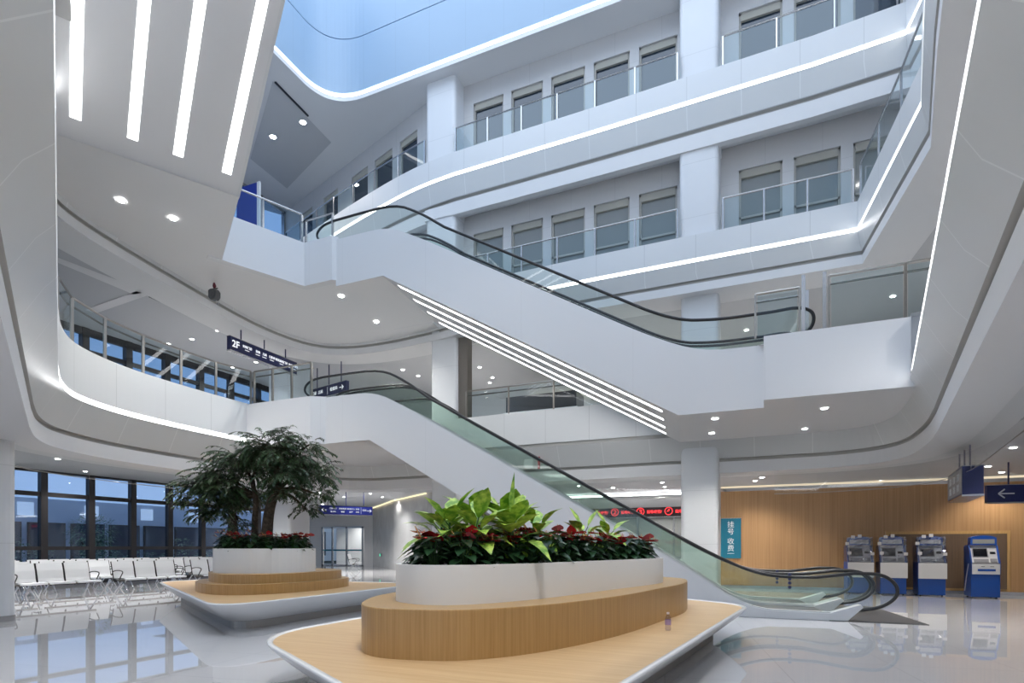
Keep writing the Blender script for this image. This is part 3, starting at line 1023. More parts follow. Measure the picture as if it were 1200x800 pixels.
lights([(773, 561), (776, 565), (779, 570), (781, 574), (670, 565), (678, 569), (700, 577), (760, 580), (768, 584)], 3.2, 35, 'small downlight in the ceiling over the lit red display', 'downlights over the red display', r=.05)
lights([(427, 573), (448, 582), (390, 580), (403, 582), (464, 585), (375, 577), (434, 578)], 3.8, 85, 'small downlight in the far left ceiling behind the hanging blue sign', 'downlights behind the blue sign', r=.06)
lights([(320, 160), (355, 143)], 15.27, 50, 'bright downlight in the roof soffit beside the skylight', 'downlights in the roof soffit', r=.1)

for x, y in ((4.2, 6.5), (4.2, 10.0), (4.6, 13.5), (3.0, 17.5), (-0.5, 18.5), (-4.0, 18.0), (-5.5, 21.0)):  # lamps added to brighten the dim interior of level two
    downlight(x, y, 7.70, 60, 'added fill downlight in the level two ceiling behind the right balcony', 'fill downlights added on level two')
for x, y in ((4.5, 4.0), (4.5, 8.0), (4.6, 12.0), (-4.5, 18.5), (-7.0, 18.5)):  # extra lamps put in to fill the ground floor with light
    downlight(x, y, 3.2, 60, 'added fill downlight in the low ceiling beyond the right balcony edge', 'fill downlights added in the low ceiling')
for x, y in ((0.2, 1.3), (1.2, 1.3), (2.2, 1.3), (3.3, 3.0), (3.3, 5.5)):  # unseen lamps added overhead to lighten the bench deck and floor
    downlight(x, y, 15.27, 260, 'added unseen downlight in the roof soffit above the near corner of the atrium', 'added roof downlights at the near corner', r=.1, spread=75)
for x, y in ((-7.5, -1.0), (-5.0, -2.5), (-2.0, -3.0), (1.5, -2.5), (3.2, 0.5), (3.4, 3.0), (-9.0, 1.5), (-4.0, -4.5), (0.5, -5.0)):  # lamps added out of view to light the planter fronts and nearby floor
    downlight(x, y, 3.78 if x < -10.5 else 3.2, 45, 'added unseen downlight in the ceiling around the near corner of the atrium', 'added downlights at the near corner')
downlight(-25.6, 32.2, 3.8, 120, 'downlight in the room behind the glazed doors', 'downlights behind the doors')
for x, y in ((-14.7, 7.0), (-14.8, 9.5), (-14.8, 12.5), (-15.5, 3.0), (-18.5, 6.0), (-18.5, 10.0), (-18.5, 14.0), (-18.5, 18.0), (-15.0, 19.0), (-24.0, 27.0)):  # lamps added, some hidden by the ceiling lip, to brighten the seats
    downlight(x, y, 3.8, 50, 'added fill downlight in the ceiling between the waiting seats and the window wall', 'fill downlights added over the seat rows')


# ------------------------------------------------------------------ planter benches
def planter_bench(label, plan, radii, tiers, tub, tub_z, zdeck=.45):
    root = empty('planter_bench', (0, 0, 0)); tag(root, label, 'planter bench')
    rim = rounded(plan, radii, 10)
    b = MB()
    low = rounded(offset(plan, -.36, True), [r_ * .75 for r_ in radii], 10)
    loops = [([(p[0] + (q[0] - p[0]) * f, p[1] + (q[1] - p[1]) * f) for p, q in zip(rim, low)], z)
             for f, z in ((1.2, .135), (1.0, .13), (.95, .14), (.45, .29), (.10, .405), (.02, .44), (0, .452), (.03, zdeck + .012), (.13, zdeck + .012), (.15, zdeck - .01))]
    rows = [[b.bm.verts.new((x, y, z)) for x, y in lp] for lp, z in loops]
    for u, v in zip(rows, rows[1:]):
        for i in range(len(u)):
            j = (i + 1) % len(u)
            b.bm.faces.new((u[i], u[j], v[j], v[i]))
    b.build('shell', M['solid'], root, True)
    kick = rounded(offset(plan, -.42, True), [r_ * .7 for r_ in radii], 10)
    b = MB(); b.prism(kick, 0.0, .14); b.build('kick_plate', M['kick'], root)
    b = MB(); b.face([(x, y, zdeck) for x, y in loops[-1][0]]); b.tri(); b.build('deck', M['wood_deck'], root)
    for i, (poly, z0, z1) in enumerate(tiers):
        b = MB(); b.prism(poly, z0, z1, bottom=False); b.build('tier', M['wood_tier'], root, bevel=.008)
    b = MB()
    b.sweep(tub, [(0, tub_z[0]), (0, tub_z[1]), (-.045, tub_z[1]), (-.045, tub_z[1] - .10)], True)
    b.build('tub', M['tub'], root)
    b = MB(); b.face([(x, y, tub_z[1] - .07) for x, y in offset(tub, -.045, True)]); b.tri(); b.build('soil', M['soil'], root)
    return root


def spline(pts, seg=6):
    out = []
    n = len(pts)
    for i in range(n):
        p0, p1, p2, p3 = (Vector(pts[(i + k) % n]) for k in (-1, 0, 1, 2))
        for k in range(seg):
            t = k / seg
            q = .5 * (2 * p1 + (p2 - p0) * t + (2 * p0 - 5 * p1 + 4 * p2 - p3) * t * t + (3 * p1 - p0 - 3 * p2 + p3) * t ** 3)
            out.append((q.x, q.y))
    return out


def stadium(x, ya, yb, r, seg=20):
    return [(x + r * math.cos(a), yb + r * math.sin(a)) for a in [math.pi * k / seg for k in range(seg + 1)]] + \
           [(x + r * math.cos(a), ya + r * math.sin(a)) for a in [math.pi + math.pi * k / seg for k in range(seg + 1)]]


FRONT_TUB = spline([(-2.75, 4.06), (-2.5, 3.99), (-2.24, 4.09), (-2.01, 4.44), (-1.82, 4.95), (-1.66, 5.58), (-1.5, 6.32), (-1.22, 7.5), (-1.35, 8.2), (-1.95, 8.6), (-2.65, 8.2), (-3.05, 7.0), (-3.2, 5.6), (-3.14, 4.75), (-2.99, 4.28)])
FRONT_TUB = chaikin(FRONT_TUB[::3], 3, True)
FRONT_TIER = spline([(-2.5, 3.66), (-2.03, 3.84), (-1.62, 4.43), (-1.28, 5.46), (-1.08, 6.7), (-.95, 7.85), (-1.15, 8.9), (-1.9, 9.3), (-2.8, 8.9), (-3.35, 7.5), (-3.52, 6.0), (-3.46, 4.8), (-3.17, 4.07), (-2.86, 3.72)])
planter_bench('large oak and white bench in front, with one tall tier and a long white tub',
              [(-4.42, 4.02), (-.95, 1.95), (-.18, 9.0), (-1.5, 9.95), (-4.42, 9.95)], [.75, .5, .55, .8, .8],
              [(FRONT_TIER, .45, .83)], FRONT_TUB, (.83, 1.15))
T1 = chaikin([(-10.75, 8.2), (-8.75, 7.0), (-7.85, 7.9), (-8.05, 10.25), (-9.5, 10.7), (-10.6, 9.7)], 3, True)
cx, cy = -9.28, 8.86
T2 = [(cx + (x - cx) * .87 + .04, cy + (y - cy) * .87 + .04) for x, y in T1]
TREE_TUB = [(-9.2 + .95 * math.cos(2 * math.pi * k / 48), 8.72 + .95 * math.sin(2 * math.pi * k / 48)) for k in range(48)]
planter_bench('oak and white bench behind, with two low tiers and a round white tree tub',
              [(-13.35, 9.35), (-7.0, 5.72), (-7.05, 11.3), (-12.9, 11.3)], [.5, .9, .8, .8],
              [(T1, .45, .63), (T2, .63, .80)], TREE_TUB, (.80, 1.26))

# ------------------------------------------------------------------ plants


def leaf(b, base, direction, up, length, width, fold=.25, droop=.3, kind='heart'):
    """one leaf blade of a few faces, bent along its length and folded at the midrib"""
    d = Vector(direction).normalized()
    s = d.cross(Vector(up))
    if s.length < 1e-3:
        s = d.orthogonal()
    s.normalize()
    n = s.cross(d).normalized()
    prof = {'heart': ((0, .25), (.12, .82), (.35, 1.0), (.65, .68), (1, 0.02)), 'lance': ((0, .12), (.25, .8), (.5, 1.0), (.75, .62), (1, .02)),
            'small': ((0, .1), (.4, 1.0), (1, .02))}[kind]
    rows = []
    for t, wv in prof:
        c = Vector(base) + d * (length * t) - Vector((0, 0, 1)) * (droop * length * t * t)
        hw = width * .5 * wv
        rows.append((b.bm.verts.new(c + s * hw + n * hw * fold), b.bm.verts.new(c), b.bm.verts.new(c - s * hw + n * hw * fold)))
    for a, c in zip(rows, rows[1:]):
        b.bm.faces.new((a[0], a[1], c[1], c[0]))
        b.bm.faces.new((a[1], a[2], c[2], c[1]))


def anthurium(x, y, z, size, nf, label, group, lean=(0, 0), pink=.25):
    root = empty('anthurium', (x, y, z)); tag(root, label, 'potted plant', group)
    lv, st = MB(), MB()
    n = R.randint(20, 24)
    for k in range(n):
        a = 2.4 * k + R.uniform(-.3, .3)
        t = (k + .5) / n
        rad = size * (.50 - .36 * t) * R.uniform(.75, 1.1)
        top = Vector((math.cos(a) * rad + lean[0] * size * .3, math.sin(a) * rad + lean[1] * size * .3, size * (.16 + .72 * t) * R.uniform(.9, 1.1)))
        st.tube([(0, 0, -.05), top * .5 + Vector((0, 0, .04)), top], .004, 4, caps=False)
        leaf(lv, top - Vector((math.cos(a), math.sin(a), 0)) * .05, (math.cos(a), math.sin(a), R.uniform(-.45, .15)), (0, 0, 1), R.uniform(.13, .19), R.uniform(.085, .125), .22, R.uniform(.1, .32))
    lv.build('foliage', M['anth'], root, True)
    st.build('stalks', M['stalk'], root, True)
    for k in range(nf):
        a = R.uniform(0, 2 * math.pi)
        rad = size * R.uniform(.1, .42)
        top = Vector((math.cos(a) * rad + lean[0] * size * .4, math.sin(a) * rad + lean[1] * size * .4, size * R.uniform(.72, 1.05)))
        f = MB()
        out = Vector((math.cos(a) * .5 - .1, math.sin(a) * .5 - .7, .45))
        leaf(f, top - out.normalized() * .03, out, (0, 0, 1), R.uniform(.11, .155), R.uniform(.105, .15), -.12, .25)
        leaf(f, top - out.normalized() * .02, (-out.x, -out.y, .35), (0, 0, 1), .05, .08, -.12, .1)
        fl = f.build('flower', M['pinksp'] if R.random() < pink else M['spathe'], root, True)
        sp = MB(); sp.tube([top, top + Vector((out.x * .03, out.y * .03, .045))], [.006, .003], 5); sp.build('spadix', M['spadix'], fl)
        sp = MB(); sp.tube([(0, 0, 0), top * .6 + Vector((0, 0, .05)), top], .003, 4, caps=False); sp.build('stem', M['stalk'], fl)
    return root


def inside(poly, x, y):
    c = False
    for (xa, ya), (xb, yb) in zip(poly, poly[1:] + poly[:1]):
        if (ya > y) != (yb > y) and x < (xb - xa) * (y - ya) / (yb - ya) + xa:
            c = not c
    return c


def scatter(poly, n, gap, tries=4000):
    xs, ys = [p[0] for p in poly], [p[1] for p in poly]
    out = []
    for _ in range(tries):
        x, y = R.uniform(min(xs), max(xs)), R.uniform(min(ys), max(ys))
        if inside(poly, x, y) and all(math.dist(p, (x, y)) > gap for p in out):
            out.append((x, y))
            if len(out) >= n:
                break
    return out


# front tub: a rim of anthuriums and a few inside
zs = 1.11
rimpts = offset(FRONT_TUB, -.26, True)
us, acc = [], 0
pick = []
last = None
for p in rimpts:
    if last is None or math.dist(p, last) > .25:
        pick.append(p); last = p
pick += scatter(offset(FRONT_TUB, -.40, True), 24, .27)
for x, y in pick:
    dx, dy = x + 2.25, y - min(max(y, 4.8), 7.6)
    L = math.hypot(dx, dy) or 1
    back = .9 if y > 6.6 else 1.0
    anthurium(x, y, zs, R.uniform(.30, .38) * back, R.randint(3, 5), 'red flowering anthurium with dark heart shaped leaves in the long white tub', 'anthuriums in the long tub', (dx / L * .25 * min(1, L), dy / L * .25 * min(1, L)))
for x, y in [(-9.2 + .70 * math.cos(a), 8.72 + .70 * math.sin(a)) for a in [2 * math.pi * k / 17 for k in range(17)]] + [(-9.2 + .4 * math.cos(a), 8.72 + .4 * math.sin(a)) for a in [2 * math.pi * k / 7 for k in range(7)]]:
    anthurium(x, y, 1.2, R.uniform(.32, .40), R.randint(2, 4), 'salmon and red anthurium around the tree trunks in the round tub', 'anthuriums in the round tub', ((x + 9.2) * .4, (y - 8.72) * .4), .5)


def dieffenbachia(x, y, z, h, n, label, spear=False):
    root = empty('dieffenbachia', (x, y, z)); tag(root, label, 'potted plant')
    lv, st = MB(), MB()
    st.tube([(0, 0, -.05), (.01, 0, h * .3), (0, .01, h * .55)], [.018, .014, .008], 6)
    for k in range(int(n * .15), n):
        t = (k + .5) / n
        a = k * 2.4 + R.uniform(-.25, .25)
        el = .15 + .95 * t * R.uniform(.6, 1.1)
        d = Vector((math.cos(a) * math.cos(el), math.sin(a) * math.cos(el), math.sin(el)))
        p0 = Vector((0, 0, h * (.12 + .42 * t)))
        p1 = p0 + d * R.uniform(.05, .12)
        st.tube([p0, p1], .006, 5, caps=False)
        # blades turn their upper side out and up, so they read broad from every side
        leaf(lv, p1, d, (-d.x * .4, -d.y * .4, 1), h * R.uniform(.40, .54), h * R.uniform(.19, .26), .22, R.uniform(.45, .85) * (1.25 - t), 'lance')
    if spear:
        leaf(lv, (0, 0, h * .55), (.06, -.04, 1), (-.5, -1, 0), h * .62, h * .11, .5, -.02, 'lance')
    lv.build('foliage', M['dieff'], root, True)
    st.build('stalks', M['stalk'], root, True)


for x, y, h, n, l, sp in (
        (-2.86, 4.85, .62, 20, 'lime green dieffenbachia at the left end of the long tub', False),
        (-2.64, 4.62, .66, 22, 'yellow green dieffenbachia standing second from the left end of the tub', False),
        (-2.36, 4.62, .64, 20, 'broad lime dieffenbachia leaning over the red flowers at the front middle of the tub', False),
        (-2.14, 4.92, .66, 20, 'dieffenbachia with one upright spear leaf, the tallest plant of the long tub', True),
        (-2.72, 5.30, .78, 20, 'lime dieffenbachia standing behind the tall plant at the left', False),
        (-2.38, 5.30, .78, 20, 'lime dieffenbachia in the second row behind the front middle of the tub', False),
        (-2.22, 5.72, .66, 18, 'low lime dieffenbachia just right of the spear leaf plant', False),
        (-2.0, 6.75, .58, 18, 'smaller yellow dieffenbachia near the right end of the long tub', False),
        (-1.80, 7.2, .58, 18, 'pale dieffenbachia at the right end of the tub below the glass balustrade', False)):
    dieffenbachia(x, y, zs, h * 1.12, n, l, sp)


# ------------------------------------------------------------------ the three trees in the round tub
def tree(x, y, z, trunk, clusters, label, r0, leaves=46):
    root = empty('ficus_tree', (x, y, z)); tag(root, label, 'tree')
    b = MB()
    tp = [Vector(p) for p in chaikin(trunk, 2)]
    m = len(tp)
    b.tube(tp, [r0 * (1 - .5 * i / (m - 1)) * (1.25 if i == 0 else 1) for i in range(m)], 10)
    head = tp[-1]
    for c, rad, n in clusters:
        c = Vector(c)
        src = tp[int(m * .65)] if c.z < head.z + .25 else head
        mid = (src + c) * .5 + Vector((0, 0, .12))
        br = chaikin([src, mid, c], 2)
        b.tube(br, [r0 * (.42 - .34 * i / (len(br) - 1)) for i in range(len(br))], 6)
    b.build('trunk', M['bark'], root, True)
    lv, tw = MB(), MB()
    for c, rad, n in clusters:
        c = Vector(c)
        for _ in range(int(n * 3.2)):
            a = R.uniform(0, 2 * math.pi)
            el = R.uniform(-.45, .95)
            d = Vector((math.cos(a) * math.cos(el), math.sin(a) * math.cos(el), math.sin(el) * .8))
            p = c + d * rad * R.uniform(.05, .6)
            L = rad * R.uniform(.5, .95)
            steps = max(5, int(L / .040))
            pts = []
            v = d.copy()
            for k in range(steps):
                pts.append(p.copy())
                p += v * (L / steps)
                v = (v + Vector((0, 0, -.9)) * (1.5 / steps) + Vector((R.uniform(-.1, .1), R.uniform(-.1, .1), 0))).normalized()
            tw.tube(pts, .004, 3, caps=False)
            for k in range(1, steps):
                t = (pts[k] - pts[k - 1]).normalized()
                s = t.cross(Vector((0, 0, 1)))
                s = s.normalized() if s.length > 1e-3 else Vector((1, 0, 0))
                for sg in (-1, 1):
                    leaf(lv, pts[k], t * .7 + s * sg * .8 + Vector((0, 0, R.uniform(-.5, .1))), (R.uniform(-.3, .3), R.uniform(-.3, .3), 1), R.uniform(.062, .095), R.uniform(.030, .042), .2, .2, 'small')
    lv.build('crown', M['ficus'], root)
    tw.build('twigs', M['bark'], root)


# clusters are in metres from each trunk's foot; the crown spreads along the screen's width as in the photo
def sc(u, v, z):
    return (CS * u - SN * v, SN * u + CS * v, z)


tree(-9.08, 8.62, 1.18, [(0, 0, -.05), sc(.02, 0, .7), sc(.16, 0, 1.2), sc(.22, .1, 1.5)],
     [(sc(.05, 0, 2.05), .62, 34), (sc(.55, .1, 1.85), .60, 30), (sc(.95, 0, 1.55), .52, 24), (sc(.45, -.3, 1.5), .5, 22), (sc(1.0, .1, 1.15), .38, 14), (sc(.3, .2, 2.35), .38, 14), (sc(.75, .3, 2.2), .36, 10), (sc(-.3, .3, 1.9), .5, 20), (sc(.75, .15, .85), .34, 8), (sc(.25, .35, 1.25), .45, 14), (sc(.45, -.25, 1.15), .34, 8)],
     'ficus tree with the thickest trunk leaning right in the round tub', .125)
tree(-9.42, 8.66, 1.18, [(0, 0, -.05), sc(-.02, 0, .6), sc(.02, 0, 1.1), sc(-.08, 0, 1.45)],
     [(sc(-.35, 0, 1.85), .58, 28), (sc(-.75, -.1, 1.5), .58, 28), (sc(-1.15, 0, 1.25), .48, 20), (sc(-.5, -.3, 1.25), .5, 20), (sc(-.1, .1, 1.6), .45, 16), (sc(-1.35, .1, 1.05), .34, 10), (sc(.05, .4, 2.0), .45, 14), (sc(-.75, .15, .85), .40, 12), (sc(-.3, .3, 1.15), .42, 12), (sc(-1.0, -.1, .75), .30, 8)],
     'ficus tree with a slim upright trunk in the middle of the round tub', .075)
tree(-9.78, 8.50, 1.18, [(0, 0, -.05), sc(.02, 0, .4), sc(0, 0, .75)],
     [(sc(.0, 0, 1.0), .42, 16), (sc(-.35, 0, .85), .38, 12), (sc(.05, -.1, .55), .30, 10), (sc(-.3, -.1, 1.15), .40, 12)],
     'short bushy ficus at the left side of the round tub', .04)


# ------------------------------------------------------------------ waiting seats
def bench(n=3, pitch=.62):
    root = empty('waiting_bench', (0, 0, 0))
    L = n * pitch
    b = MB(); b.box(-.04, .04, -L / 2, L / 2, .355, .40); b.build('beam', M['dsteel'], root)
    for k in range(n):
        y0, y1 = -L / 2 + k * pitch + .025, -L / 2 + (k + 1) * pitch - .025
        b = MB()
        pr = [(.30, .395), (.28, .425), (.20, .435), (-.05, .405), (-.17, .405)]
        b.ribbon_xz(pr, y0, y1); b.ribbon_xz([(x, z - .02) for x, z in pr], y0, y1)
        b.box(.27, .30, y0, y1, .385, .42)
        b.build('seat', M['alu'], root)
        b = MB()
        pr = [(-.18, .42), (-.21, .50), (-.245, .70), (-.30, .88)]
        b.ribbon_xz(pr, y0, y1); b.ribbon_xz([(x - .02, z) for x, z in pr], y0, y1)
        b.box(-.325, -.295, y0, y1, .865, .885)
        b.build('backrest', M['alu'], root)
        for ye in (y0 - .012, y1 + .012):
            b = MB(); b.tube([(-.20, ye, .41), (-.26, ye, .68), (-.315, ye, .88)], .014, 6); b.build('back_frame', M['black'], root)
    for s in (-1, 1):
        y = s * (L / 2 - .02)
        b = MB(); b.tube(chaikin([(-.26, y, .60), (-.12, y, .64), (.12, y, .64), (.20, y, .60), (.12, y, .50), (.05, y, .40)], 2), .014, 6)
        b.build('armrest', M['black'], root, True)
        for e in (-1, 1):
            b = MB(); b.tube([(0, y * .86, .37), (e * .30, y * .9, .03), (e * .33, y * .9, .0)], [.022, .018, .022], 7)
            b.build('leg', M['chrome'], root, True)
    return root


proto = bench()
first = True


def put_bench(x, y, rz, label, group=None):
    global first
    o = proto if first else copy_tree(proto)
    first = False
    o.location = (x, y, 0)
    o.rotation_euler = (0, 0, rz)
    if 'group' in o:
        del o['group']
    tag(o, label, 'bench', group)


rows = ((-16.2, 'front row', (8.72, 11.15, 13.55)), (-17.9, 'second row', (8.25, 10.3, 12.4, 14.6)), (-19.5, 'third row', (8.8, 10.9, 13.0, 15.2)), (-20.7, 'last row', (9.3, 11.4, 13.5, 15.7)))
for x, nm, ys in rows:
    for y in ys:
        put_bench(x, y, 0, 'perforated silver bench in the %s of seats before the window wall' % nm, 'benches in the ' + nm)
put_bench(-20.2, 25.2, .60, 'silver bench standing alone beyond the tiers, seen from its end before the glass doors')
put_bench(-19.2, 20.6, .85, 'silver bench just right of the round tub, half hidden by the oak tiers')


# ------------------------------------------------------------------ kiosks
def kiosk(x, y, rz, label, wrapped):
    root = empty('self_service_kiosk', (x, y, 0), rz); tag(root, label, 'kiosk')
    w = .30
    # front is -y
    b = MB(); b.box(-w, w, -.27, .25, .03, .62); b.box(-w, w, -.05, .25, .62, 1.2)
    b.build('cabinet', M['kblue'], root, bevel=.015)
    side = [(-.29, .60), (-.30, .84), (-.10, 1.32), (.06, 1.34), (.25, 1.30), (.25, .60)]
    for s in (-1, 1):
        b = MB()
        n = len(side)
        xa, xb = (s * w, s * (w - .03))
        A = [b.bm.verts.new((xa, q[0], q[1])) for q in side]; B = [b.bm.verts.new((xb, q[0], q[1])) for q in side]
        for i in range(n):
            b.bm.faces.new((A[i], A[(i + 1) % n], B[(i + 1) % n], B[i]))
        b.bm.faces.new(A); b.bm.faces.new(B[::-1])
        b.build('side_panel', M['kblue'], root)
    b = MB(); b.box(-.285, .285, -.315, -.27, .60, .86); fp = b.build('front_panel', M['kwhite'], root, bevel=.01)
    b = MB(); b.box(-.17, .19, -.322, -.312, .68, .735); b.build('slot', M['kblue'], fp)
    b = MB(); b.box(-.10, -.03, -.32, -.312, .79, .80); b.box(.08, .16, -.32, -.312, .79, .80); b.build('markings', M['screen'], fp)
    b = MB(); b.box(-.285, .285, -.315, -.10, .855, .875); b.build('ledge', M['kgrey'], root)
    T = Matrix.Translation((0, -.22, .88)) @ Matrix.Rotation(math.radians(-22), 4, 'X')
    b = MB(); b.box(-.285, .285, -.01, .03, 0, .47, T); face = b.build('fascia', M['kwhite'], root)
    b = MB(); b.box(-.235, .09, -.02, -.008, .15, .40, T); b.build('screen_surround', M['kgrey'], face)
    b = MB(); b.box(-.215, .07, -.026, -.018, .17, .38, T); b.build('screen', M['screen'], face)
    b = MB(); b.box(.13, .24, -.022, -.008, .24, .30, T); b.build('card_reader', M['screen'], face)
    b = MB(); b.box(.12, .25, -.03, -.008, .02, .11, T); b.build('keypad', M['kgrey'], face)
    b = MB(); b.box(-.22, .08, -.024, -.008, .02, .10, T); b.build('printer_slot', M['kgrey'], face)
    hp = [(-.27, 1.33), (.27, 1.33), (.27, 1.50)] + [(.27 * math.cos(a) , 1.50 + .075 * math.sin(a)) for a in [math.pi * k / 10 for k in range(11)]] + [(-.27, 1.50)]
    b = MB(); b.slab_xz(hp, -.13, .06); hd = b.build('header', M['kblue'], root)
    b = MB(); b.box(-.225, .225, -.138, -.128, 1.37, 1.48); b.build('header_window', M['kwhite' if wrapped else 'gglass'], hd)
    for sx in (-1, 1):
        for sy in (-.2, .18):
            b = MB(); b.cyl(sx * .24, sy, 0, .035, .022, seg=10); b.build('foot', M['black'], root)
    if wrapped:
        b = MB()
        for k in range(15):
            za = .90 + .042 * k
            for m in range(12):
                xa = -.325 + .65 * m / 12
                y = -.33 + max(0, za - .90) * .40
                jit = lambda: R.uniform(-.015, .015)
        grid = {}
        for k in range(16):
            for m in range(13):
                z = .88 + .045 * k
                x0 = -.315 + .63 * m / 12
                y = (-.30 + (z - .88) * .42) if z < 1.33 else -.165
                grid[k, m] = b.bm.verts.new((x0, y - .02 + R.uniform(-.016, .016), z + R.uniform(-.01, .01)))
        for k in range(15):
            for m in range(12):
                b.bm.faces.new((grid[k, m], grid[k, m + 1], grid[k + 1, m + 1], grid[k + 1, m]))
        for s in (-1, 1):
            g2 = {}
            for k in range(16):
                for m in range(5):
                    z = .88 + .045 * k
                    y0 = (-.30 + (z - .88) * .42) if z < 1.33 else -.165
                    g2[k, m] = b.bm.verts.new((s * (.315 + R.uniform(0, .015)), y0 - .02 + (.27 - y0) * m / 4, z))
            for k in range(15):
                for m in range(4):
                    b.bm.faces.new((g2[k, m], g2[k, m + 1], g2[k + 1, m + 1], g2[k + 1, m]))
        b.build('plastic_wrap', M['pglass'], root)
        b = MB(); b.box(-.31, .31, -.345, -.318, .46, .865); b.build('packing_board', M['kboard'], root)
        for xx, zz in ((-.3, 1.38), (-.26, 1.12), (.29, 1.1), (0, 1.585), (-.16, 1.56)):
            b = MB(); T2 = Matrix.Translation((xx, -.19 if zz > 1.3 else -.25, zz)); b.box(-.045, .045, -.012, -.002, -.04, .04, T2); b.build('tape', M['kboard'], root)
    else:
        b = MB(); b.tube([(-.305, -.12, .86), (-.318, -.02, .55), (-.318, .12, .16)], .012, 6); b.build('side_rail', M['kwhite'], root)
    return root


kiosk(2.36, 18.55, .08, 'kiosk wrapped in plastic film, nearest the escalator rails, half hidden by them', True)
kiosk(3.13, 18.55, .05, 'kiosk wrapped in plastic film, between the other two wrapped ones', True)
kiosk(3.98, 18.5, .03, 'kiosk wrapped in plastic film, in front of the left half of the dark panel', True)
kiosk(5.05, 18.3, .02, 'unwrapped blue and white kiosk with a bare dark screen', False)

# ------------------------------------------------------------------ signs
root = empty('wall_sign', (-.98, 19.37, 1.55)); tag(root, 'tall teal sign with white characters on the oak wall', 'sign')
b = MB(); b.box(-.30, .30, -.03, .02, -.62, .62); b.build('panel', M['teal'], root)
b = MB(); b.box(-.31, .31, -.025, .02, .62, .635); b.build('edge', M['steel'], root)
for ch, z in zip('挂号收费', (.42, .20, -.10, -.32)):
    lettering(ch, .21, M['letter_p'], root, (0, -.033, z), (math.pi / 2, 0, 0), 'character')
b = MB(); b.box(-.10, .10, -.034, -.03, -.475, -.462); b.build('underline', M['letter_p'], root)


def hanging_sign(p0, p1, z0, z1, thick, mat, label, ceil_z, rods=2, lit=True):
    d = Vector((p1[0] - p0[0], p1[1] - p0[1])); L = d.length
    root = empty('hanging_sign', (p0[0], p0[1], z0), math.atan2(d.y, d.x)); tag(root, label, 'sign')
    h = z1 - z0
    b = MB(); b.box(0, L, -thick / 2, thick / 2, 0, h); b.build('panel', mat, root)
    b = MB(); b.box(-.01, L + .01, -thick / 2 - .008, thick / 2 + .008, -.03, 0.0); b.box(-.01, L + .01, -thick / 2 - .008, thick / 2 + .008, h, h + .015); b.build('frame', M['steel'], root)
    for k in range(rods):
        x = L * (k + .5) / rods
        b = MB(); b.box(x - .013, x + .013, -.013, .013, h, ceil_z - z0); b.build('hanger', M['navy'], root)
    return root, L, h


def arrow(b, x, z, s, y, left=True):
    k = -1 if left else 1
    w = s * .10
    tip = x + k * s * .5
    b.box(min(tip - k * w, x - k * s * .5), max(tip - k * w, x - k * s * .5), y - .004, y, z - w * .5, z + w * .5)
    for sg in (-1, 1):
        T = Matrix.Translation((tip, 0, z)) @ Matrix.Rotation(-sg * k * math.radians(40) if True else 0, 4, 'Y')
        b.box(-s * .52 if k > 0 else 0, 0 if k > 0 else s * .52, y - .004, y, -w * .5, w * .5, T)


rot = (math.pi / 2, 0, 0)
# level two sign on the left, facing the atrium
sg_, L, h = hanging_sign((-13.98, 11.9), (-14.06, 14.55), 6.90, 7.28, .12, M['navy'], 'long navy sign reading 2F hanging above the left balcony', 7.62, 3)
lettering('2F', .27, M['letter'], sg_, (.20, -.064, .19), rot, 'lettering', bold=.006)
for i, (x, t) in enumerate(((.62, '妇科门诊'), (1.02, '检验'), (1.28, '儿科'), (1.58, '口腔科'), (1.98, '眼耳鼻喉门诊'), (2.36, '外科'), (2.60 - .02, '手术室'))):
    lettering(t, .085, M['letter'], sg_, (x, -.064, .225), rot, 'lettering', bold=.002)
    b = MB(); b.box(x - .09, x + .07, -.0635, -.061, .13, .15); b.build('small_print', M['letter'], sg_)
sg_, L, h = hanging_sign((-14.9, 16.2), (-12.9, 15.72), 6.52, 6.88, .12, M['navy'], 'navy sign with a white arrow behind the head of the lower escalator', 7.62, 3)
b = MB(); arrow(b, 1.80, .18, .22, -.061, False); b.build('arrow', M['letter'], sg_)
for x, t in ((.25, '门诊'), (.62, '儿科'), (1.38, '检验科')):
    lettering(t, .14, M['letter'], sg_, (x, -.064, .19), rot)
b = MB(); b.box(1.02, 1.03, -.063, -.06, .05, .31); b.build('divider', M['letter'], sg_)
# ground floor sign by the trees
sg_, L, h = hanging_sign((-16.2, 18.0), (-14.9, 19.7), 2.58, 2.93, .12, M['blue_sign'], 'blue hanging sign with arrows at both ends, right of the trees', 3.8, 3)
b = MB(); arrow(b, .20, .175, .18, -.061, True); b.build('arrow', M['letter'], sg_)
b = MB(); arrow(b, L - .14, .175, .18, -.061, False); b.build('arrow', M['letter'], sg_)
for x, t, t2 in ((.55, '门诊大厅', '急诊科'), (.93, '药房取药', '输液'), (1.26, '影像中心', '超声'), (1.52, '检验', '体检')):
    lettering(t, .075, M['letter'], sg_, (x, -.064, .23), rot)
    lettering(t2, .07, M['letter'], sg_, (x, -.064, .11), rot)
b = MB(); b.box(1.66, 1.668, -.063, -.06, .04, .31); b.build('divider', M['letter'], sg_)
lettering('住院', .085, M['letter'], sg_, (1.80, -.064, .19), rot)
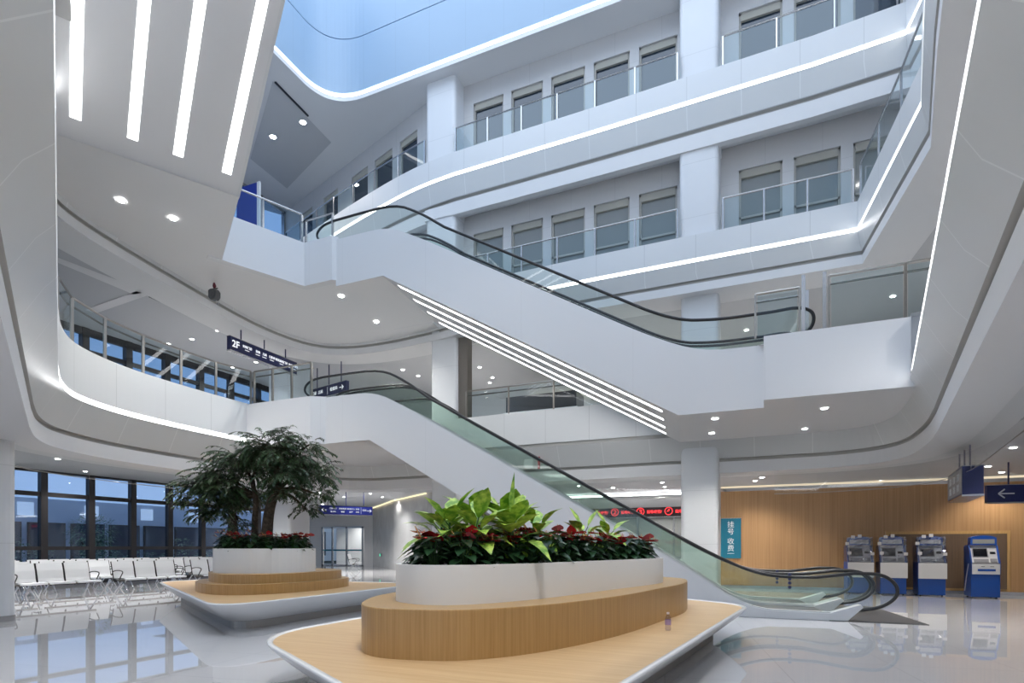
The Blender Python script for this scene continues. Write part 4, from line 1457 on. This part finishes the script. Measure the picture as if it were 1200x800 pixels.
# right hand signs
sg_, L, h = hanging_sign((4.62, 16.45), (6.3, 16.62), 2.30, 2.68, .12, M['navy'], 'navy hanging sign with a white left arrow, right of the box sign', 3.2, 2)
b = MB(); arrow(b, .36, .19, .30, -.061, True); b.build('arrow', M['letter_p'], sg_)
lettering('门诊', .15, M['letter_p'], sg_, (.88, -.064, .21), rot)
lettering('门诊楼层', .15, M['letter_p'], sg_, (1.3, -.064, .21), rot)
b = MB(); b.box(.72, 1.55, -.063, -.06, .10, .112); b.build('underline', M['letter_p'], sg_)
sg_, L, h = hanging_sign((3.60, 14.5), (3.36, 12.62), 2.22, 2.72, .30, M['navy'], 'thick navy box sign seen end on, left of the white arrow sign', 3.2, 3)
b = MB(); b.box(.02, L - .02, -.158, -.150, .03, h - .03); pn = b.build('directory_panel', M['kgrey'], sg_)
for x in (.45, .95, 1.45):
    lettering('门诊', .15, M['letter_p'], pn, (x, -.160, .33), rot)
    lettering('检验', .15, M['letter_p'], pn, (x, -.160, .14), rot)

# LED display over the service counters
root = empty('led_display', (-8.3, 21.42, 2.38)); tag(root, 'long black display with red glowing numerals over the service counters', 'display')
b = MB(); b.box(0, 6.95, -.06, .06, 0, .34); b.build('panel', M['board'], root)
b = MB(); b.box(0, 6.95, -.05, .06, -.03, 0); b.build('frame', M['steel'], root)
for k, (num, x) in enumerate((('①', 2.15), ('②', 3.17), ('③', 4.12), ('④', 5.13), ('⑤', 6.1))):
    lettering(num, .34, M['led_red'], root, (x, -.066, .17), rot, 'numeral', bold=.004)
    lettering('挂号/收费/', .115, M['led_red'], root, (x + .50, -.066, .17), rot, 'lettering', bold=.006)
b = MB()
for x in (-8.2, -6.9, -5.6, -4.3, -3.0, -1.7):
    b.box(x - .03, x + .03, 21.42, 21.5, .9, 2.34)
b.box(-8.3, -1.4, 21.40, 21.5, .85, .95)
fo = b.build('window_93', M['steel'], kind=S)
b = MB(); b.box(-8.3, -1.4, 21.47, 21.49, .95, 2.34); b.build('pane', M['gglass'], fo)
root = empty('service_counter', (-4.8, 21.2, 0)); tag(root, 'long grey service counter beneath the red display', 'counter')
b = MB(); b.box(-3.4, 3.3, -.2, .25, 0, .82); b.build('body', M['kgrey'], root)
b = MB(); b.box(-3.45, 3.35, -.28, .25, .82, .87); b.build('worktop', M['solid'], root)


def cove(p0, p1, z, label, mat='warm', t=.05):
    d = Vector((p1[0] - p0[0], p1[1] - p0[1]))
    root = MB()
    T = Matrix.Translation((p0[0], p0[1], z)) @ Matrix.Rotation(math.atan2(d.y, d.x), 4, 'Z')
    root.box(0, d.length, -t, 0, -.03, .03, T)
    tag(root.build('cove_light', M[mat]), label, 'light')


cove((-8.3, 20.6), (-1.5, 20.6), 3.12, 'bright linear cove light above the red display', 'strip', .10)
cove((-23.3, 30.8), (-18.8, 26.55), 3.76, 'warm cove line along the far stretch of the grey stone wall')
cove((-18.7, 26.4), (-14.4, 23.1), 3.76, 'warm cove line along the top of the grey stone wall')
cove((-1.3, 19.32), (8.9, 19.32), 3.14, 'faint warm cove line along the top of the oak wall', 'warm_dim', .03)
cove((-9.0, 22.8), (-2.0, 22.8), 7.5, 'warm cove line at the back of level two beyond the escalators')

# lit exit arrow low on the grey stone wall
root = empty('exit_sign', (-21.32, 28.98, .78), math.atan2(-4.5, 4.8)); tag(root, 'small green lit arrow sign low on the grey stone wall', 'sign')
b = MB(); b.box(-.17, .17, -.02, .02, -.09, .09); b.build('case', M['kgrey'], root)
b = MB(); b.box(-.15, .15, -.024, -.018, -.075, .075); b.build('panel', M['green_lit'], root)
b = MB(); arrow(b, 0, 0, .13, -.025, False); b.build('arrow', M['letter'], root)

# hoist
p = on_z(251, 331, 7.93)
root = empty('chain_hoist', (p[0], p[1], 7.93)); tag(root, 'small grey chain hoist with a red top hanging under the soffit', 'hoist')
b = MB(); b.tube([(0, 0, 0), (0, 0, -.03), (.01, 0, -.09), (0, 0, -.15)], [.015, .03, .045, .02], 10); b.build('top_hook', M['maroon'], root, True)
b = MB(); b.box(-.12, .12, -.015, .015, -.17, -.155); b.build('lever', M['black'], root)
b = MB()
T = Matrix.Rotation(.4, 3, 'Z')
pr = [(-.13, -.19), (-.06, -.17), (.08, -.18), (.14, -.26), (.14, -.38), (.08, -.45), (-.06, -.44), (-.13, -.36)]
b.slab_xz(pr, -.08, .08); hb = b.build('body', M['hoist'], root, bevel=.02)
b = MB(); b.tube([(0, -.078, -.31), (0, -.10, -.31)], .09, 16); b.tube([(0, -.10, -.31), (0, -.105, -.31)], .025, 10); b.build('cover', M['hoist'], hb)
b = MB(); b.tube(chaikin([(.06, 0, -.44), (.08, 0, -.52), (.12, 0, -.57), (.17, 0, -.55), (.17, 0, -.50)], 2), .012, 6); b.build('hook', M['chrome'], root, True)

# vent, bottle, notice, banner
p = on_z(1192, 488, 3.2)
root = empty('ceiling_vent', (p[0], p[1], 3.2)); tag(root, 'dark slotted air vent in the ceiling at the right edge', 'vent')
b = MB(); b.box(-.12, .12, -.7, .7, -.02, 0); b.build('frame', M['grille'], root)
for k in range(6):
    b = MB(); b.box(-.11 + .036 * k, -.095 + .036 * k, -.68, .68, -.035, -.015); b.build('slat', M['kgrey'], root)
root = empty('water_bottle', (-.90, 6.02, .452)); tag(root, 'small clear water bottle left on the oak deck', 'bottle')
b = MB(); b.tube([(0, 0, 0), (0, 0, .01), (0, 0, .06), (0, 0, .11), (0, 0, .135), (0, 0, .155), (0, 0, .165)], [.026, .030, .028, .030, .026, .013, .012], 14, caps=True); b.build('body', M['pet'], root, True)
b = MB(); b.tube([(0, 0, .055), (0, 0, .108)], .0308, 14, caps=False); b.build('label', M['label'], root, True)
b = MB(); b.cyl(0, 0, .162, .182, .0145, seg=14); b.build('cap', M['cap'], root)
root = empty('notice_board', (-6.05, 15.15, 3.62)); tag(root, 'small white notice with a red edge on the balcony front behind the escalator', 'notice')
b = MB(); b.box(-.17, .10, -.02, 0, -.13, .13); b.build('panel', M['kboard'], root)
b = MB(); b.box(.24, .30, -.03, 0, -.16, .18); b.build('red_bar', M['spathe'], root)
root = empty('blue_panel', (-14.35, 13.0, 8.89)); tag(root, 'tall deep blue panel standing on the third level landing', 'panel')
b = MB(); b.box(-.55, .30, -.02, .02, 0.05, 3.4); b.build('sheet', M['poster_blue'], root)
b = MB(); b.box(-.6, .34, -.15, .15, 0, .05); b.build('base', M['steel'], root)
b = MB(); b.box(.30, .40, -.03, .03, 0.05, 3.4); b.build('post', M['white'], root)
root = empty('reception_counter', (-7.4, 20.0, 4.93)); tag(root, 'dark reception counter with a white top on level two', 'counter')
b = MB(); b.box(-1.3, 1.3, -.4, .4, 0, 1.25); b.build('body', M['white'], root)
b = MB(); b.box(-1.35, 1.35, -.5, .45, 1.25, 1.85); b.build('canopy', M['desk'], root, bevel=.02)
b = MB(); b.box(-1.4, 1.4, -.55, .5, 1.22, 1.27); b.build('worktop', M['solid'], root)

q = [on_z(x, y, 7.94) for x, y in ((66, 301), (174, 342), (157, 345), (66, 307))]
b = MB(); b.face([(x, y, 7.94) for x, y in q]); b.build('trim_25', M['gyp'], kind=S)
q = [on_z(x, y, 7.94) for x, y in ((160, 341), (176, 345), (112, 367), (100, 363))]
b = MB(); b.face([(x, y, 7.94) for x, y in q]); b.build('trim_26', M['gyp'], kind=S)
q0, q1 = on_z(175, 347, 7.91), on_z(262, 386, 7.91)
b = MB(); b.tube([(*q0, 7.91), (*q1, 7.91)], .03, 6); tag(b.build('air_diffuser', M['desk']), 'long dark slot diffuser in the level two ceiling at the left', 'vent')
# recessed panel and slot diffuser in the roof soffit
b = MB(); b.face([(x, y, 15.262) for x, y in [(-13.55, 13.1), (-13.75, 15.9), (-17.1, 17.25), (-17.0, 15.4)]]); b.build('trim_22', M['gyp_grey'], kind=S)
root = MB(); root.tube([(-13.5, 13.15, 15.25), (-13.58, 14.6, 15.25)], .035, 6); tag(root.build('air_diffuser', M['desk']), 'dark slot diffuser in the roof soffit beside two downlights', 'vent')

# ------------------------------------------------------------------ outside the window wall
b = MB(); b.face([(-70, -30, -.05), (-22, -30, -.05), (-22, 60, -.05), (-70, 60, -.05)]); b.build('ground', M['garden'], kind=S)
root = empty('office_building', (-36, 12, 0)); tag(root, 'dark blue office building with lit windows beyond the garden', 'building')
b = MB(); b.box(-3, -.02, -30, 40, 0, 3.9); b.build('facade', M['facade'], root)
for k in range(20):
    y = -12 + 2.1 * k
    f = MB(); f.box(-.02, .10, y - .9, y + .9, .5, 2.6); fo = f.build('window', M['bronze'], root)
    g = MB(); g.box(.09, .12, y - .82, y + .82, .58, 2.52); g.build('pane', M['dglass'], fo)
for k in range(8):
    y = -4 + 3.3 * k
    f = MB(); f.box(-.02, .12, y - .35, y + .35, 2.95, 3.65); f.build('lit_window', M['lit'], root)


def shrub(x, y, z, r, hgt, n, label, group, size=(.09, .15)):
    root = MB()
    for _ in range(n):
        a, u = R.uniform(0, 2 * math.pi), R.uniform(0, 1)
        rr = r * math.sqrt(R.uniform(.05, 1)) * math.sin(math.pi * (.15 + .8 * u)) ** .6
        p = (math.cos(a) * rr, math.sin(a) * rr, hgt * (.02 + u))
        leaf(root, p, (math.cos(a), math.sin(a), R.uniform(-.2, 1)), (0, 0, 1), R.uniform(*size), R.uniform(*size) * .5, .2, .3, 'small')
    o = root.build('garden_shrub', M['shrub'])
    o.location = (x, y, z)
    tag(o, label, 'shrub', group)


for k in range(13):
    shrub(-23.2 - R.uniform(0, 1.2), 8 + .95 * k + R.uniform(-.2, .2), -.05, R.uniform(.4, .6), R.uniform(.9, 1.5), 320, 'leafy garden shrub growing outside the window wall', 'garden shrubs outside')
for k in range(7):
    shrub(-27.5 - R.uniform(0, 3), 8 + 2.1 * k, -.05, R.uniform(.6, .9), R.uniform(1.2, 2.0), 380, 'bushy garden shrub farther from the glass, before the office building', 'far garden shrubs', (.12, .22))
root = empty('garden_tree', (-27.6, 16.3, 0)); tag(root, 'round garden tree outside the third window bay', 'tree')
b = MB(); b.tube([(0, 0, -.05), (.05, 0, .7), (0, .1, 1.3)], [.09, .07, .05], 8); b.tube([(.05, 0, .7), (.1, -.3, 1.2), (.1, -.5, 1.5)], [.05, .04, .03], 6); b.build('trunk', M['bark'], root)
b = MB()
for _ in range(900):
    a, el, q = R.uniform(0, 2 * math.pi), math.asin(R.uniform(-1, 1)), R.uniform(.3, 1) ** .5
    v = Vector((math.cos(a) * math.cos(el), math.sin(a) * math.cos(el), .75 * math.sin(el)))
    leaf(b, v * 1.05 * q + Vector((0, 0, 1.95)), v + Vector((0, 0, R.uniform(-.4, .4))), (0, 0, 1), R.uniform(.1, .2), R.uniform(.05, .09), .2, .3, 'small')
b.build('crown', M['shrub'], root)
